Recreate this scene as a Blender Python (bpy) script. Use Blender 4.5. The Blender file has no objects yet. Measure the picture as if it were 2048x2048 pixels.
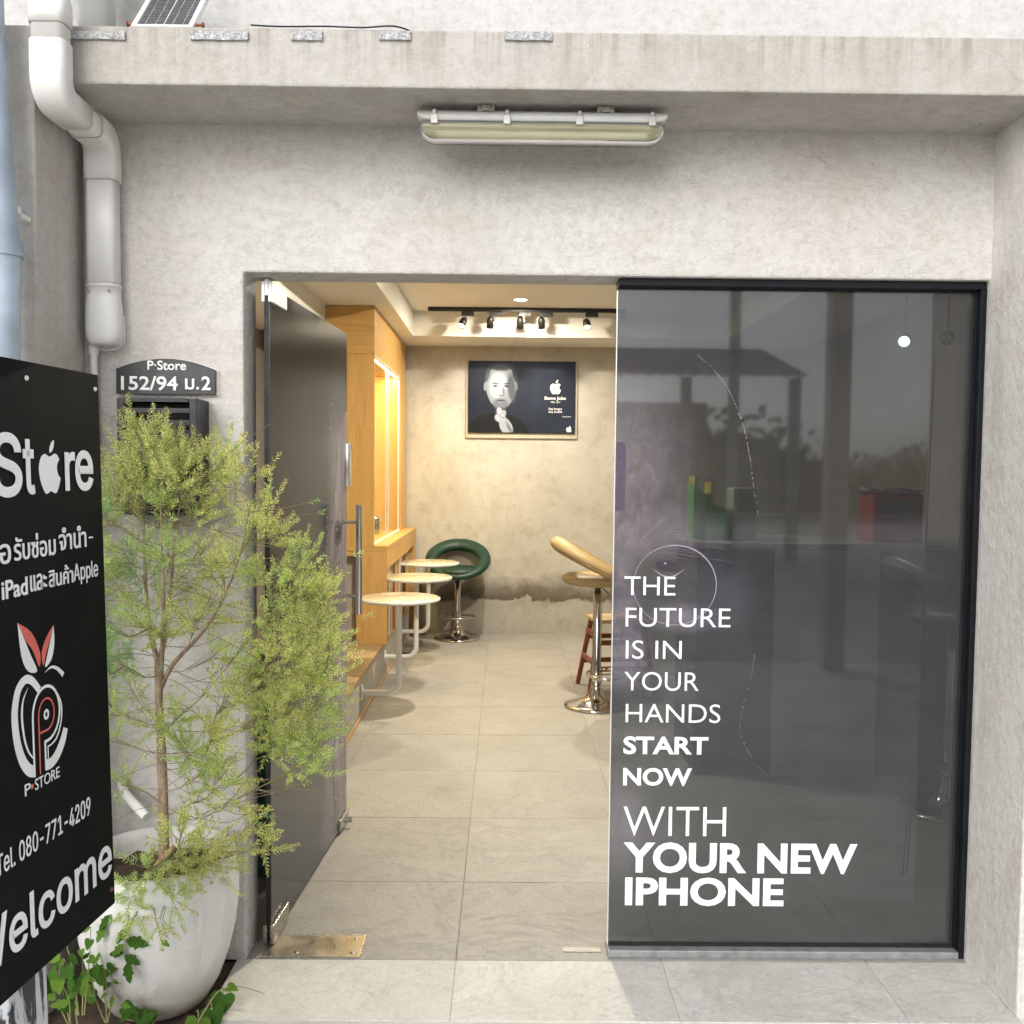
import bpy, bmesh, math, random
from mathutils import Vector, Matrix, Quaternion
random.seed(7)
R = math.radians
SC = bpy.context.scene
COL = SC.collection

# ------------------------------------------------------------------ camera
def cam_axes(yaw, pitch, roll):
    cy, sy, cp, sp = math.cos(yaw), math.sin(yaw), math.cos(pitch), math.sin(pitch)
    fw = Vector((sy*cp, cy*cp, -sp)); rt = Vector((cy, -sy, 0)); up = rt.cross(fw)
    cr, sr = math.cos(roll), math.sin(roll)
    return cr*rt + sr*up, -sr*rt + cr*up, fw
CAM = Vector((0, -2.97, 1.557))
_r, _u, _f = cam_axes(.0073, .052, .010)
cd = bpy.data.cameras.new('camera'); cam = bpy.data.objects.new('camera', cd); COL.objects.link(cam)
cam.matrix_world = Matrix(((_r.x, _u.x, -_f.x, CAM.x), (_r.y, _u.y, -_f.y, CAM.y), (_r.z, _u.z, -_f.z, CAM.z), (0, 0, 0, 1)))
cd.sensor_width = 36; cd.lens = 36*1919/2048; cd.shift_y = 14.2/2048
cd.clip_start = .05; cd.clip_end = 800
SC.camera = cam

# ------------------------------------------------------------------ light
SUN_EL, SUN_AZ = 31, 203           # degrees; azimuth clockwise from +Y (180 = behind the camera)
w = bpy.data.worlds.new('World'); SC.world = w; w.use_nodes = True
nt = w.node_tree; bg = nt.nodes['Background']
sky = nt.nodes.new('ShaderNodeTexSky'); sky.sky_type = 'NISHITA'; sky.sun_disc = False
sky.sun_elevation = R(SUN_EL); sky.sun_rotation = R(SUN_AZ); sky.air_density = 1.0; sky.dust_density = 2.5; sky.ozone_density = 1.0
hs = nt.nodes.new('ShaderNodeHueSaturation'); hs.inputs['Saturation'].default_value = .18
nt.links.new(sky.outputs[0], hs.inputs['Color']); nt.links.new(hs.outputs[0], bg.inputs['Color'])
bg.inputs['Strength'].default_value = .14
sl = bpy.data.lights.new('sun', 'SUN'); sl.energy = .8; sl.angle = R(40); sl.color = (1, .98, .95)
sun = bpy.data.objects.new('sun', sl); COL.objects.link(sun)
sd = Vector((math.sin(R(SUN_AZ))*math.cos(R(SUN_EL)), math.cos(R(SUN_AZ))*math.cos(R(SUN_EL)), math.sin(R(SUN_EL))))
sun.rotation_euler = (-sd).to_track_quat('-Z', 'Y').to_euler()
sun.location = sd*30
vs = SC.view_settings
vs.view_transform = 'Standard'; vs.look = 'None'; vs.exposure = .66; vs.gamma = 1.0; vs.use_curve_mapping = False
SC.cycles.use_denoising = True; SC.cycles.use_light_tree = False
SC.cycles.max_bounces = 7; SC.cycles.diffuse_bounces = 3; SC.cycles.glossy_bounces = 4; SC.cycles.transparent_max_bounces = 24
SC.cycles.caustics_reflective = False; SC.cycles.caustics_refractive = False
SC.cycles.sample_clamp_indirect = 6

# ------------------------------------------------------------------ materials
class NT:
    def __init__(s, name):
        s.m = bpy.data.materials.new(name); s.m.use_nodes = True; s.t = s.m.node_tree
        s.b = s.t.nodes['Principled BSDF']; s.o = s.t.nodes['Material Output']
    def n(s, typ, **kw):
        nd = s.t.nodes.new('ShaderNode'+typ)
        for k, v in kw.items():
            if hasattr(nd, k): setattr(nd, k, v)
        return nd
    def put(s, sock, v):
        if isinstance(v, bpy.types.NodeSocket): s.t.links.new(v, sock)
        else: sock.default_value = v
    def coord(s, kind='Object', scale=(1, 1, 1), loc=(0, 0, 0)):
        tc = s.n('TexCoord'); mp = s.n('Mapping'); s.t.links.new(tc.outputs[kind], mp.inputs[0])
        mp.inputs['Scale'].default_value = scale; mp.inputs['Location'].default_value = loc
        return mp.outputs[0]
    def noise(s, vec, scale, detail=4, rough=.55, dist=0):
        nd = s.n('TexNoise'); s.t.links.new(vec, nd.inputs['Vector'])
        nd.inputs['Scale'].default_value = scale; nd.inputs['Detail'].default_value = detail
        nd.inputs['Roughness'].default_value = rough; nd.inputs['Distortion'].default_value = dist
        return nd.outputs[0]
    def voro(s, vec, scale, feat='F1'):
        nd = s.n('TexVoronoi', feature=feat); s.t.links.new(vec, nd.inputs['Vector']); nd.inputs['Scale'].default_value = scale
        return nd.outputs[0]
    def ramp(s, fac, stops, interp='LINEAR'):
        nd = s.n('ValToRGB'); cr = nd.color_ramp; cr.interpolation = interp
        while len(cr.elements) < len(stops): cr.elements.new(.5)
        for e, (p, c) in zip(cr.elements, stops):
            e.position = p
            e.color = (c, c, c, 1) if isinstance(c, (int, float)) else (*c, 1)
        s.put(nd.inputs[0], fac); return nd.outputs[0]
    def mix(s, fac, a, b, mode='MIX'):
        nd = s.n('Mix', data_type='RGBA', blend_type=mode)
        s.put(nd.inputs[0], fac)
        for i, v in ((6, a), (7, b)):
            if isinstance(v, tuple) and len(v) == 3: v = (*v, 1)
            s.put(nd.inputs[i], v)
        return nd.outputs[2]
    def math(s, op, a, b=0, clamp=False):
        nd = s.n('Math', operation=op); nd.use_clamp = clamp
        s.put(nd.inputs[0], a); s.put(nd.inputs[1], b); return nd.outputs[0]
    def sep(s, vec):
        nd = s.n('SeparateXYZ'); s.t.links.new(vec, nd.inputs[0]); return nd.outputs
    def bump(s, h, strength=.3, dist=.01, normal=None):
        nd = s.n('Bump'); nd.inputs['Strength'].default_value = strength; nd.inputs['Distance'].default_value = dist
        s.t.links.new(h, nd.inputs['Height'])
        if normal is not None: s.t.links.new(normal, nd.inputs['Normal'])
        return nd.outputs[0]
    def set(s, **kw):
        for k, v in kw.items():
            k = {'color': 'Base Color', 'rough': 'Roughness', 'metal': 'Metallic', 'spec': 'Specular IOR Level', 'normal': 'Normal',
                 'coat': 'Coat Weight', 'emit': 'Emission Color', 'estr': 'Emission Strength', 'trans': 'Transmission Weight'}.get(k, k)
            if isinstance(v, tuple) and len(v) == 3: v = (*v, 1)
            s.put(s.b.inputs[k], v)
        return s.m

def plain(name, color, rough=.5, metal=0, spec=.5, var=.12, scale=9, bump=0, coat=0):
    t = NT(name); v = t.coord()
    nz = t.noise(v, scale, 5)
    f = t.ramp(nz, [(.3, 1-var), (.7, 1+var*.6)])
    c = t.mix(1.0, color, f, 'MULTIPLY')
    rr = t.ramp(t.noise(v, scale*2.3, 4), [(.3, max(0, rough-.08)), (.7, min(1, rough+.1))])
    kw = dict(color=c, rough=rr, metal=metal, spec=spec, coat=coat)
    if bump: kw['normal'] = t.bump(t.noise(v, scale*12, 4), bump, .004)
    return t.set(**kw)

def plaster(name, c1, c2, warm, pink=None, drip=None, bump=.35, rough=.85, streak=.3, dirt=(.30, .27, .23), dirt_amt=.35, seed=0, dark=.85):
    t = NT(name); v = t.coord(loc=(seed*3.1, seed*1.7, seed*.9))
    n1 = t.noise(v, 1.6, 5, .62, .4); n2 = t.noise(v, 5.5, 4, .65, .6); n3 = t.noise(v, 2.3, 3, .6)
    c = t.mix(t.ramp(n1, [(.32, 0), (.68, 1)]), c1, c2)
    c = t.mix(t.ramp(n2, [(.52, 0), (.75, .55)]), c, warm)
    if pink: c = t.mix(t.ramp(n3, [(.5, 0), (.72, .6)]), c, pink)
    vs_ = t.coord(scale=(9, 9, .7), loc=(seed, 0, 0)); n4 = t.noise(vs_, 1.4, 3, .7)
    c = t.mix(t.ramp(n4, [(.5, 0), (.8, streak)]), c, dirt)
    if drip:
        dz = t.ramp(t.math('SUBTRACT', t.sep(t.coord())[2], drip), [(0, 0), (.15, 1)])
        dn = t.ramp(t.noise(t.coord(scale=(30, 30, .6)), 1.0, 4, .7), [(.48, 0), (.66, .75)])
        c = t.mix(t.math('MULTIPLY', dz, dn), c, (.24, .215, .18))
    # trowel sweeps: thin curved darker smears
    n5 = t.noise(t.coord(scale=(1, 1, 2.6), loc=(seed, 2, 1)), 3.2, 5, .75, 2.2)
    c = t.mix(t.ramp(n5, [(.47, 0), (.5, dirt_amt*.55), (.53, 0)]), c, dirt)
    n6 = t.noise(v, 34, 2, .7)
    c = t.mix(t.ramp(n6, [(.3, .16), (.55, 0)]), c, tuple(x*dark*.6 for x in dirt))
    wv = t.n('VectorMath', operation='ADD'); nzv = t.n('TexNoise'); t.t.links.new(v, nzv.inputs['Vector']); nzv.inputs['Scale'].default_value = 4; nzv.inputs['Detail'].default_value = 3
    sc2 = t.n('VectorMath', operation='SCALE'); t.t.links.new(nzv.outputs[1], sc2.inputs[0]); sc2.inputs['Scale'].default_value = .35
    t.t.links.new(v, wv.inputs[0]); t.t.links.new(sc2.outputs[0], wv.inputs[1])
    cr_ = t.ramp(t.voro(wv.outputs[0], 1.1, 'DISTANCE_TO_EDGE'), [(.0, .4), (.003, 0)])
    c = t.mix(t.math('MULTIPLY', cr_, t.ramp(n3, [(.54, 0), (.66, 1)])), c, tuple(x*.5 for x in dirt))
    # small pits and specks
    sp = t.voro(v, 26); c = t.mix(t.ramp(sp, [(.02, .8), (.045, 0)]), c, tuple(x*.45 for x in dirt))
    fine = t.noise(v, 150, 1, .6); mid = t.noise(v, 30, 4, .7, .5)
    h = t.math('ADD', t.math('MULTIPLY', fine, .35), t.math('MULTIPLY', mid, 1.3))
    return t.set(color=c, rough=rough, spec=.25, normal=t.bump(h, bump, .012))

M = {}
M['facade'] = plaster('facade_plaster', (.55, .53, .505), (.635, .62, .60), (.51, .44, .36), (.60, .53, .505), seed=1, dirt_amt=.5, streak=.10, bump=.55)
M['canopy'] = plaster('canopy_plaster', (.43, .405, .365), (.53, .51, .48), (.39, .33, .27), seed=4, streak=.5, drip=2.61, dirt_amt=.45)
M['upper'] = plaster('upper_wall_plaster', (.56, .555, .545), (.63, .63, .62), (.49, .465, .43), seed=9, streak=.12, dirt_amt=.22)
M['pier'] = plaster('pier_plaster', (.52, .495, .46), (.62, .60, .57), (.48, .41, .34), seed=12, streak=.4)
M['side'] = plaster('side_wall_plaster', (.64, .615, .58), (.74, .72, .70), (.58, .49, .40), seed=17, streak=.3)
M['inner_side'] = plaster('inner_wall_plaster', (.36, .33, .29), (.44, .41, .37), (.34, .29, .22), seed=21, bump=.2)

def back_wall_mat():
    t = NT('back_wall_concrete'); v = t.coord()
    n1 = t.noise(v, 1.8, 7, .65, .5); n2 = t.noise(v, 9, 6, .65)
    c = t.mix(t.ramp(n1, [(.3, 0), (.7, 1)]), (.43, .405, .355), (.58, .56, .51))
    c = t.mix(t.ramp(n2, [(.5, 0), (.75, .5)]), c, (.30, .255, .19))
    z = t.sep(v)[2]; n3 = t.noise(v, 3.1, 7, .7, .6)
    zz = t.math('ADD', z, t.math('MULTIPLY', t.math('SUBTRACT', n3, .5), .34))
    damp = t.ramp(t.math('MULTIPLY', zz, 1), [(.20, .15), (.31, .25), (.335, .95), (.43, .75), (.56, 0)])
    c = t.mix(damp, c, (.115, .092, .068))
    n4 = t.noise(v, 14, 5, .7)
    c = t.mix(t.ramp(n4, [(.62, 0), (.72, .35)]), c, (.55, .52, .47))
    sp = t.voro(v, 15); c = t.mix(t.ramp(sp, [(.02, .8), (.05, 0)]), c, (.09, .075, .055))
    h = t.math('ADD', t.math('MULTIPLY', damp, .8), t.math('ADD', t.math('MULTIPLY', n2, .6), t.math('MULTIPLY', t.noise(v, 60, 4), .3)))
    return t.set(color=c, rough=.8, spec=.3, normal=t.bump(h, .45, .02))
M['back'] = back_wall_mat()

def tile_mat(name, c1, c2, vein, wet=.5):
    t = NT(name)
    oi = t.n('ObjectInfo'); tc = t.n('TexCoord'); ad = t.n('VectorMath', operation='ADD')
    sc_ = t.n('VectorMath', operation='SCALE'); t.t.links.new(oi.outputs['Location'], sc_.inputs[0]); sc_.inputs['Scale'].default_value = 1.73
    t.t.links.new(tc.outputs['Object'], ad.inputs[0]); t.t.links.new(sc_.outputs[0], ad.inputs[1]); v = ad.outputs[0]
    n1 = t.noise(v, 2.6, 7, .65, .6); n2 = t.noise(v, 7, 7, .7, 1.6); n3 = t.noise(v, 55, 4, .7); n4 = t.noise(v, 2.0, 8, .7, 2.5)
    c = t.mix(t.ramp(n1, [(.3, 0), (.7, 1)]), c1, c2)
    c = t.mix(t.ramp(n4, [(.488, 0), (.5, .75), (.512, 0)]), c, vein)
    c = t.mix(t.ramp(n2, [(.3, .35), (.5, 0)]), c, tuple(x*.6 for x in c1))
    c = t.mix(t.ramp(n3, [(.35, .3), (.6, 0)]), c, tuple(x*.62 for x in c1))
    c = t.mix(t.math('MULTIPLY', oi.outputs['Random'], .25), c, tuple(x*.72 for x in c1))
    gr = t.voro(v, 19); c = t.mix(t.ramp(gr, [(.035, .75), (.06, 0)]), c, tuple(x*.3 for x in c1))
    c = t.mix(t.ramp(t.noise(v, 1.1, 5, .7, .8), [(.52, 0), (.72, .4)]), c, tuple(a*b for a, b in zip(c1, (.72, .66, .56))))
    h = t.math('ADD', t.math('MULTIPLY', n2, 1.2), t.math('ADD', t.math('MULTIPLY', n3, .35), t.math('MULTIPLY', t.ramp(n4, [(.485, 0), (.5, 1), (.515, 0)]), .4)))
    return t.set(color=c, rough=t.ramp(n2, [(.3, wet), (.7, wet+.2)]), spec=.4, normal=t.bump(h, .5, .008))
M['tile'] = tile_mat('floor_tile_stone', (.33, .315, .285), (.42, .405, .375), (.55, .535, .50), .42)
M['porch'] = tile_mat('porch_tile_stone', (.60, .58, .54), (.70, .685, .65), (.78, .77, .74), .75)
M['grout'] = plain('grout', (.30, .28, .25), .9, bump=.3)
M['grout_pale'] = plain('pale_grout', (.46, .44, .40), .9, bump=.3)

def wood(name, c1, c2, axis='z', scale=1, rough=.38):
    t = NT(name)
    s = {'z': (14, 14, .9), 'x': (.9, 14, 14), 'y': (14, .9, 14)}[axis]
    v = t.coord(scale=tuple(x*scale for x in s))
    n1 = t.noise(v, 1.3, 6, .6, .8); n2 = t.noise(v, 5, 5, .6, .3)
    c = t.mix(t.ramp(n1, [(.3, 0), (.7, 1)]), c1, c2)
    c = t.mix(t.ramp(n2, [(.5, 0), (.68, .4)]), c, tuple(x*.62 for x in c1))
    return t.set(color=c, rough=t.ramp(n2, [(.3, rough), (.7, rough+.15)]), spec=.4, normal=t.bump(n2, .12, .003))
M['oak'] = wood('cabinet_oak', (.56, .32, .10), (.66, .40, .14))
M['oak_h'] = wood('cabinet_oak_cross', (.56, .32, .10), (.66, .40, .14), 'x')
M['bench_top'] = wood('bench_top_board', (.36, .245, .12), (.45, .32, .17), 'x', .6)
M['red_wood'] = wood('red_stained_wood', (.21, .055, .02), (.29, .085, .035))
M['pale_wood'] = wood('pale_wood', (.55, .40, .24), (.65, .5, .32), 'x')
M['stick'] = wood('weathered_stick', (.33, .2, .12), (.42, .28, .18))

M['ceiling'] = plain('ceiling_paint', (.82, .80, .74), .7, var=.04, scale=2)
M['chrome'] = plain('polished_chrome', (.62, .60, .58), .10, 1, var=.08, scale=3)
M['handle'] = plain('satin_chrome_handle', (.90, .89, .87), .14, 1, var=.04)
M['steel'] = plain('brushed_steel', (.55, .53, .50), .28, 1, var=.15, scale=30)
M['satin'] = plain('satin_aluminium', (.80, .80, .79), .38, .35, var=.1)
M['white_paint'] = plain('white_powder_coat', (.80, .80, .78), .35, var=.05)
M['pvc'] = plain('white_duct_plastic', (.76, .75, .73), .42, var=.10, scale=5)
M['pvc_dark'] = plain('duct_joint_gasket', (.45, .43, .40), .6)  # dark gasket colour for the rings at the duct sleeves
M['black_paint'] = plain('black_powder_coat', (.012, .012, .013), .42, var=.3)
M['black_frame'] = plain('black_anodised_frame', (.008, .009, .012), .5, spec=.18, var=.3)
M['sill'] = plain('worn_grey_aluminium', (.36, .37, .38), .42, .5, var=.3, scale=25)
M['black_gasket'] = plain('black_rubber', (.006, .006, .007), .55)
M['table_top'] = plain('cream_laminate', (.58, .49, .34), .22, var=.05, scale=4)
M['mailbox'] = plain('mailbox_black_metal', (.03, .032, .036), .45, .3, var=.35, scale=20, bump=.15)
M['mail_inner'] = plain('mailbox_black_slot', (.004, .004, .004), .7)
M['plate_black'] = plain('number_plate_acrylic', (.012, .013, .016), .32, var=.2)
M['letter'] = plain('white_lettering', (.86, .86, .85), .5, var=.03)
M['letter_cool'] = plain('white_vinyl_lettering', (.83, .86, .90), .5, var=.03)
M['red_print'] = plain('coral_vinyl', (.72, .15, .12), .5, var=.05)
M['galv'] = None
M['soil'] = plain('dry_soil', (.075, .05, .033), .95, var=.5, scale=22, bump=.8)
M['rubble'] = plain('red_brick_rubble', (.24, .085, .05), .9, var=.4, scale=25, bump=.5)
M['ground'] = plain('street_concrete', (.68, .665, .63), .9, var=.2, scale=2.5, bump=.4)
M['road'] = plain('concrete_road', (.52, .51, .49), .9, var=.25, scale=3, bump=.4)

def foil_mat():
    t = NT('aluminium_flashing_foil'); v = t.coord(); n = t.noise(v, 120, 4, .7, .5)
    return t.set(color=t.ramp(n, [(.3, .35), (.6, .8)]), metal=.85, rough=.33, normal=t.bump(n, .9, .01))
M['foil'] = foil_mat()
def pot_mat():
    t = NT('white_cement_pot'); v = t.coord(); n1 = t.noise(v, 4, 6, .65, .5); n2 = t.noise(v, 14, 5)
    z = t.sep(v)[2]
    c = t.mix(t.ramp(n1, [(.3, 0), (.7, 1)]), (.60, .595, .57), (.72, .715, .70))
    c = t.mix(t.ramp(n2, [(.55, 0), (.75, .4)]), c, (.50, .46, .40))
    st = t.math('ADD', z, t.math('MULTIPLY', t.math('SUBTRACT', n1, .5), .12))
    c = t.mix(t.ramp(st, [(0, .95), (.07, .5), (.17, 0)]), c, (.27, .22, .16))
    vz = t.noise(t.coord(scale=(16, 16, 1.2)), 1.3, 4, .7)
    c = t.mix(t.ramp(vz, [(.5, 0), (.75, .45)]), c, (.42, .38, .31))
    c = t.mix(t.ramp(t.voro(v, 22), [(.03, .7), (.06, 0)]), c, (.30, .26, .2))
    return t.set(color=c, rough=.88, spec=.2, normal=t.bump(t.math('ADD', n2, t.noise(v, 70, 3)), .5, .006))
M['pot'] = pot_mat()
M['blue_pipe'] = plain('faded_blue_pipe', (.42, .50, .60), .45, var=.3, scale=6)
def post_mat():
    t = NT('flaking_painted_steel_post'); v = t.coord(scale=(1, 1, .25)); n = t.noise(v, 14, 6, .7, .8)
    return t.set(color=t.mix(t.ramp(n, [(.46, 0), (.5, 1)]), (.02, .024, .03), (.55, .58, .62)), rough=.5, normal=t.bump(n, .4, .003))
M['post'] = post_mat()
def sign_mat():
    t = NT('black_sign_sheet'); v = t.coord(); n = t.noise(v, 5, 5, .6); d = t.voro(v, 24)
    c = t.mix(t.ramp(d, [(.012, .55), (.03, 0)]), (.008, .009, .010), (.25, .26, .26))
    return t.set(color=c, rough=t.ramp(n, [(.3, .55), (.7, .7)]), spec=.06)
M['sign'] = sign_mat()

def leather(name, c, crease=.3):
    t = NT(name); v = t.coord(); n = t.noise(v, 40, 4, .6); b = t.noise(v, 6, 4)
    return t.set(color=t.mix(t.ramp(b, [(.3, 0), (.7, 1)]), c, tuple(x*.8 for x in c)), rough=.46, spec=.4, normal=t.bump(t.math('ADD', n, b), .2, .005))
M['green_leather'] = leather('dark_green_leatherette', (.009, .042, .028))
M['tan_leather'] = leather('tan_leatherette', (.44, .32, .155))
M['black_leather'] = leather('black_leatherette', (.02, .02, .022))

def emit(name, col, s):
    t = NT(name); return t.set(color=(.8, .8, .8), emit=(*col, 1), estr=s)
M['lamp_warm'] = emit('lit_warm_lens', (1, .82, .5), 22)
M['lamp_white'] = emit('lit_white_lens', (1, .97, .92), 22)
M['led'] = emit('lit_led_strip', (1, .78, .36), 12)

def clear(name, tint, refl=1.0, rough=.02):
    t = NT(name); fr = t.n('Value'); fr.outputs[0].default_value = .06
    tr = t.n('BsdfTransparent'); tr.inputs[0].default_value = (*tint, 1)
    gl = t.n('BsdfGlossy'); gl.inputs[0].default_value = (refl, refl, refl, 1); gl.inputs[1].default_value = rough
    mx = t.n('MixShader'); t.t.links.new(fr.outputs[0], mx.inputs[0]); t.t.links.new(tr.outputs[0], mx.inputs[1]); t.t.links.new(gl.outputs[0], mx.inputs[2])
    t.t.links.new(mx.outputs[0], t.o.inputs[0]); return t.m
M['clear_glass'] = clear('clear_glass', (.93, .96, .94))
M['diffuser'] = None
def diffuser_mat():
    t = NT('yellowed_clear_diffuser'); v = t.coord(scale=(1, 30, 30)); n = t.noise(v, 3, 4)
    fr = t.n('Fresnel'); fr.inputs[0].default_value = 1.45
    df = t.n('BsdfDiffuse'); df.inputs[0].default_value = (.66, .63, .46, 1); tr = t.n('BsdfTransparent'); tr.inputs[0].default_value = (.93, .92, .80, 1)
    tl = t.n('BsdfTranslucent'); tl.inputs[0].default_value = (.7, .68, .52, 1)
    m0 = t.n('MixShader'); m0.inputs[0].default_value = .4; t.t.links.new(df.outputs[0], m0.inputs[1]); t.t.links.new(tl.outputs[0], m0.inputs[2])
    m1 = t.n('MixShader'); t.put(m1.inputs[0], t.ramp(n, [(.35, .45), (.65, .65)])); t.t.links.new(m0.outputs[0], m1.inputs[1]); t.t.links.new(tr.outputs[0], m1.inputs[2])
    gl = t.n('BsdfGlossy'); gl.inputs[1].default_value = .12
    m2 = t.n('MixShader'); t.t.links.new(fr.outputs[0], m2.inputs[0]); t.t.links.new(m1.outputs[0], m2.inputs[1]); t.t.links.new(gl.outputs[0], m2.inputs[2])
    t.t.links.new(m2.outputs[0], t.o.inputs[0]); return t.m
M['diffuser'] = diffuser_mat()

def film_mat(name, see, lilac_fn, base=(.030, .030, .032), rough=.032, ior=1.68, grain=0):
    """perforated printed film on glass: part ink, part see-through holes, glossy glass on top"""
    t = NT(name); v = t.coord(); x, y, z = t.sep(v)
    fine = t.noise(v, 420, 2, .5); cl = t.noise(v, 3.0, 6, .62, .8)
    mask = lilac_fn(t, v, x, z, cl)
    streak = t.noise(t.coord(scale=(22, 22, 14)), 1, 5, .7, 1.0)
    lil = t.mix(t.ramp(streak, [(.3, 0), (.7, 1)]), (.22, .185, .25), (.54, .48, .585))
    ink = t.mix(t.ramp(cl, [(.3, 0), (.7, 1)]), base, tuple(c*2.1 for c in base))
    ink = t.mix(mask, ink, lil)
    ink = t.mix(t.ramp(fine, [(.35, .5), (.65, 0)]), ink, tuple(c*.5 for c in base))
    df = t.n('BsdfDiffuse'); t.t.links.new(ink, df.inputs[0])
    tr = t.n('BsdfTransparent'); tr.inputs[0].default_value = (.80, .84, .84, 1)
    m1 = t.n('MixShader'); m1.inputs[0].default_value = see; t.t.links.new(df.outputs[0], m1.inputs[1]); t.t.links.new(tr.outputs[0], m1.inputs[2])
    fr = t.n('Fresnel'); fr.inputs[0].default_value = ior
    gl = t.n('BsdfGlossy'); gl.inputs[1].default_value = rough; gl.inputs[0].default_value = (.88, .92, 1, 1)
    if grain:
        nb_ = t.bump(t.noise(v, 230, 2, .6), grain, .0006); t.t.links.new(nb_, gl.inputs['Normal'])
        t.put(gl.inputs[1], t.ramp(cl, [(.3, rough*.6), (.7, rough*1.6)]))
    m2 = t.n('MixShader'); t.t.links.new(fr.outputs[0], m2.inputs[0]); t.t.links.new(m1.outputs[0], m2.inputs[1]); t.t.links.new(gl.outputs[0], m2.inputs[2])
    t.t.links.new(m2.outputs[0], t.o.inputs[0]); return t.m
def win_lilac(t, v, x, z, cl):
    """soft close-up of a face printed along the left edge of the film: 0 = black, 1 = pale lilac"""
    acc = None; wob = t.math('MULTIPLY', t.math('SUBTRACT', cl, .5), .5)
    for cx_, cz_, a, b, soft, val, amt in ((.0, 1.56, .30, .40, .9, .62, 1), (.08, 1.36, .30, .13, .9, .8, .9), (.02, 1.18, .10, .30, .9, .72, .9), (.19, 1.20, .19, .12, .7, .16, .9), (.23, 1.09, .17, .065, .9, .8, .85), (.36, 1.16, .12, .2, .9, .22, .7),
                                           (.05, .96, .09, .16, .9, .75, .9), (.19, .86, .24, .14, .8, .10, .85), (.10, .71, .20, .05, .9, .32, .7), (.16, .60, .2, .08, .8, .06, .8), (.03, .42, .13, .22, .9, .6, .9), (.16, .36, .12, .10, .9, .30, .6)):
        dx = t.math('MULTIPLY', t.math('SUBTRACT', x, cx_), 1/a); dz = t.math('MULTIPLY', t.math('SUBTRACT', z, cz_), 1/b)
        d = t.math('SQRT', t.math('ADD', t.math('MULTIPLY', dx, dx), t.math('MULTIPLY', dz, dz)))
        m = t.math('MULTIPLY', t.ramp(t.math('ADD', d, wob), [(1-soft, 1), (1, 0)], 'EASE'), amt)
        acc = t.math('MULTIPLY', m, val) if acc is None else t.math('ADD', t.math('MULTIPLY', acc, t.math('SUBTRACT', 1, m)), t.math('MULTIPLY', m, val))
    return acc
def door_lilac(t, v, x, z, cl):
    xx = t.math('ADD', x, t.math('MULTIPLY', t.math('SUBTRACT', t.noise(v, 2.2, 5, .6), .5), .5))
    a = t.ramp(xx, [(.70, 0), (.82, .75), (1.0, .9)])
    b = t.ramp(t.math('MULTIPLY', z, .45), [(.0, .9), (.30, .5), (.45, .8), (.75, .8), (.86, 0)])
    return t.math('MULTIPLY', a, b)
M['window_film'] = film_mat('perforated_window_film', .46, win_lilac)
M['door_film'] = film_mat('perforated_door_film', .30, door_lilac, base=(.018, .0175, .018), rough=.11, grain=.35)

def leafmat(name, c, tr=.5):
    t = NT(name); v = t.coord(); n = t.noise(v, 7, 3)
    col = t.mix(t.ramp(n, [(.35, 0), (.65, 1)]), c, tuple(x*.7 for x in c))
    df = t.n('BsdfDiffuse'); tl = t.n('BsdfTranslucent'); t.t.links.new(col, df.inputs[0]); t.t.links.new(col, tl.inputs[0])
    m1 = t.n('MixShader'); m1.inputs[0].default_value = tr; t.t.links.new(df.outputs[0], m1.inputs[1]); t.t.links.new(tl.outputs[0], m1.inputs[2])
    t.t.links.new(m1.outputs[0], t.o.inputs[0]); return t.m
LEAF = [leafmat('needle_yellow_green', (.84, .87, .34)), leafmat('needle_bright_green', (.66, .80, .28)), leafmat('needle_deep_green', (.34, .56, .26)), leafmat('needle_rusty_tip', (.50, .34, .14))]
M['weed'] = leafmat('weed_leaf_green', (.07, .16, .03), .3)
M['weed_light'] = leafmat('weed_leaf_light', (.16, .28, .05), .35)
M['weed_stem'] = plain('weed_stem', (.30, .30, .12), .7)
M['dry_stem'] = plain('dry_stem', (.34, .25, .14), .8)
def bark_mat():
    t = NT('flaky_brown_bark'); v = t.coord(scale=(1, 1, .35)); n = t.noise(v, 60, 6, .75, .6)
    return t.set(color=t.mix(t.ramp(n, [(.35, 0), (.65, 1)]), (.17, .105, .065), (.43, .33, .235)), rough=.9, normal=t.bump(n, .9, .01))
M['bark'] = bark_mat()

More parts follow.
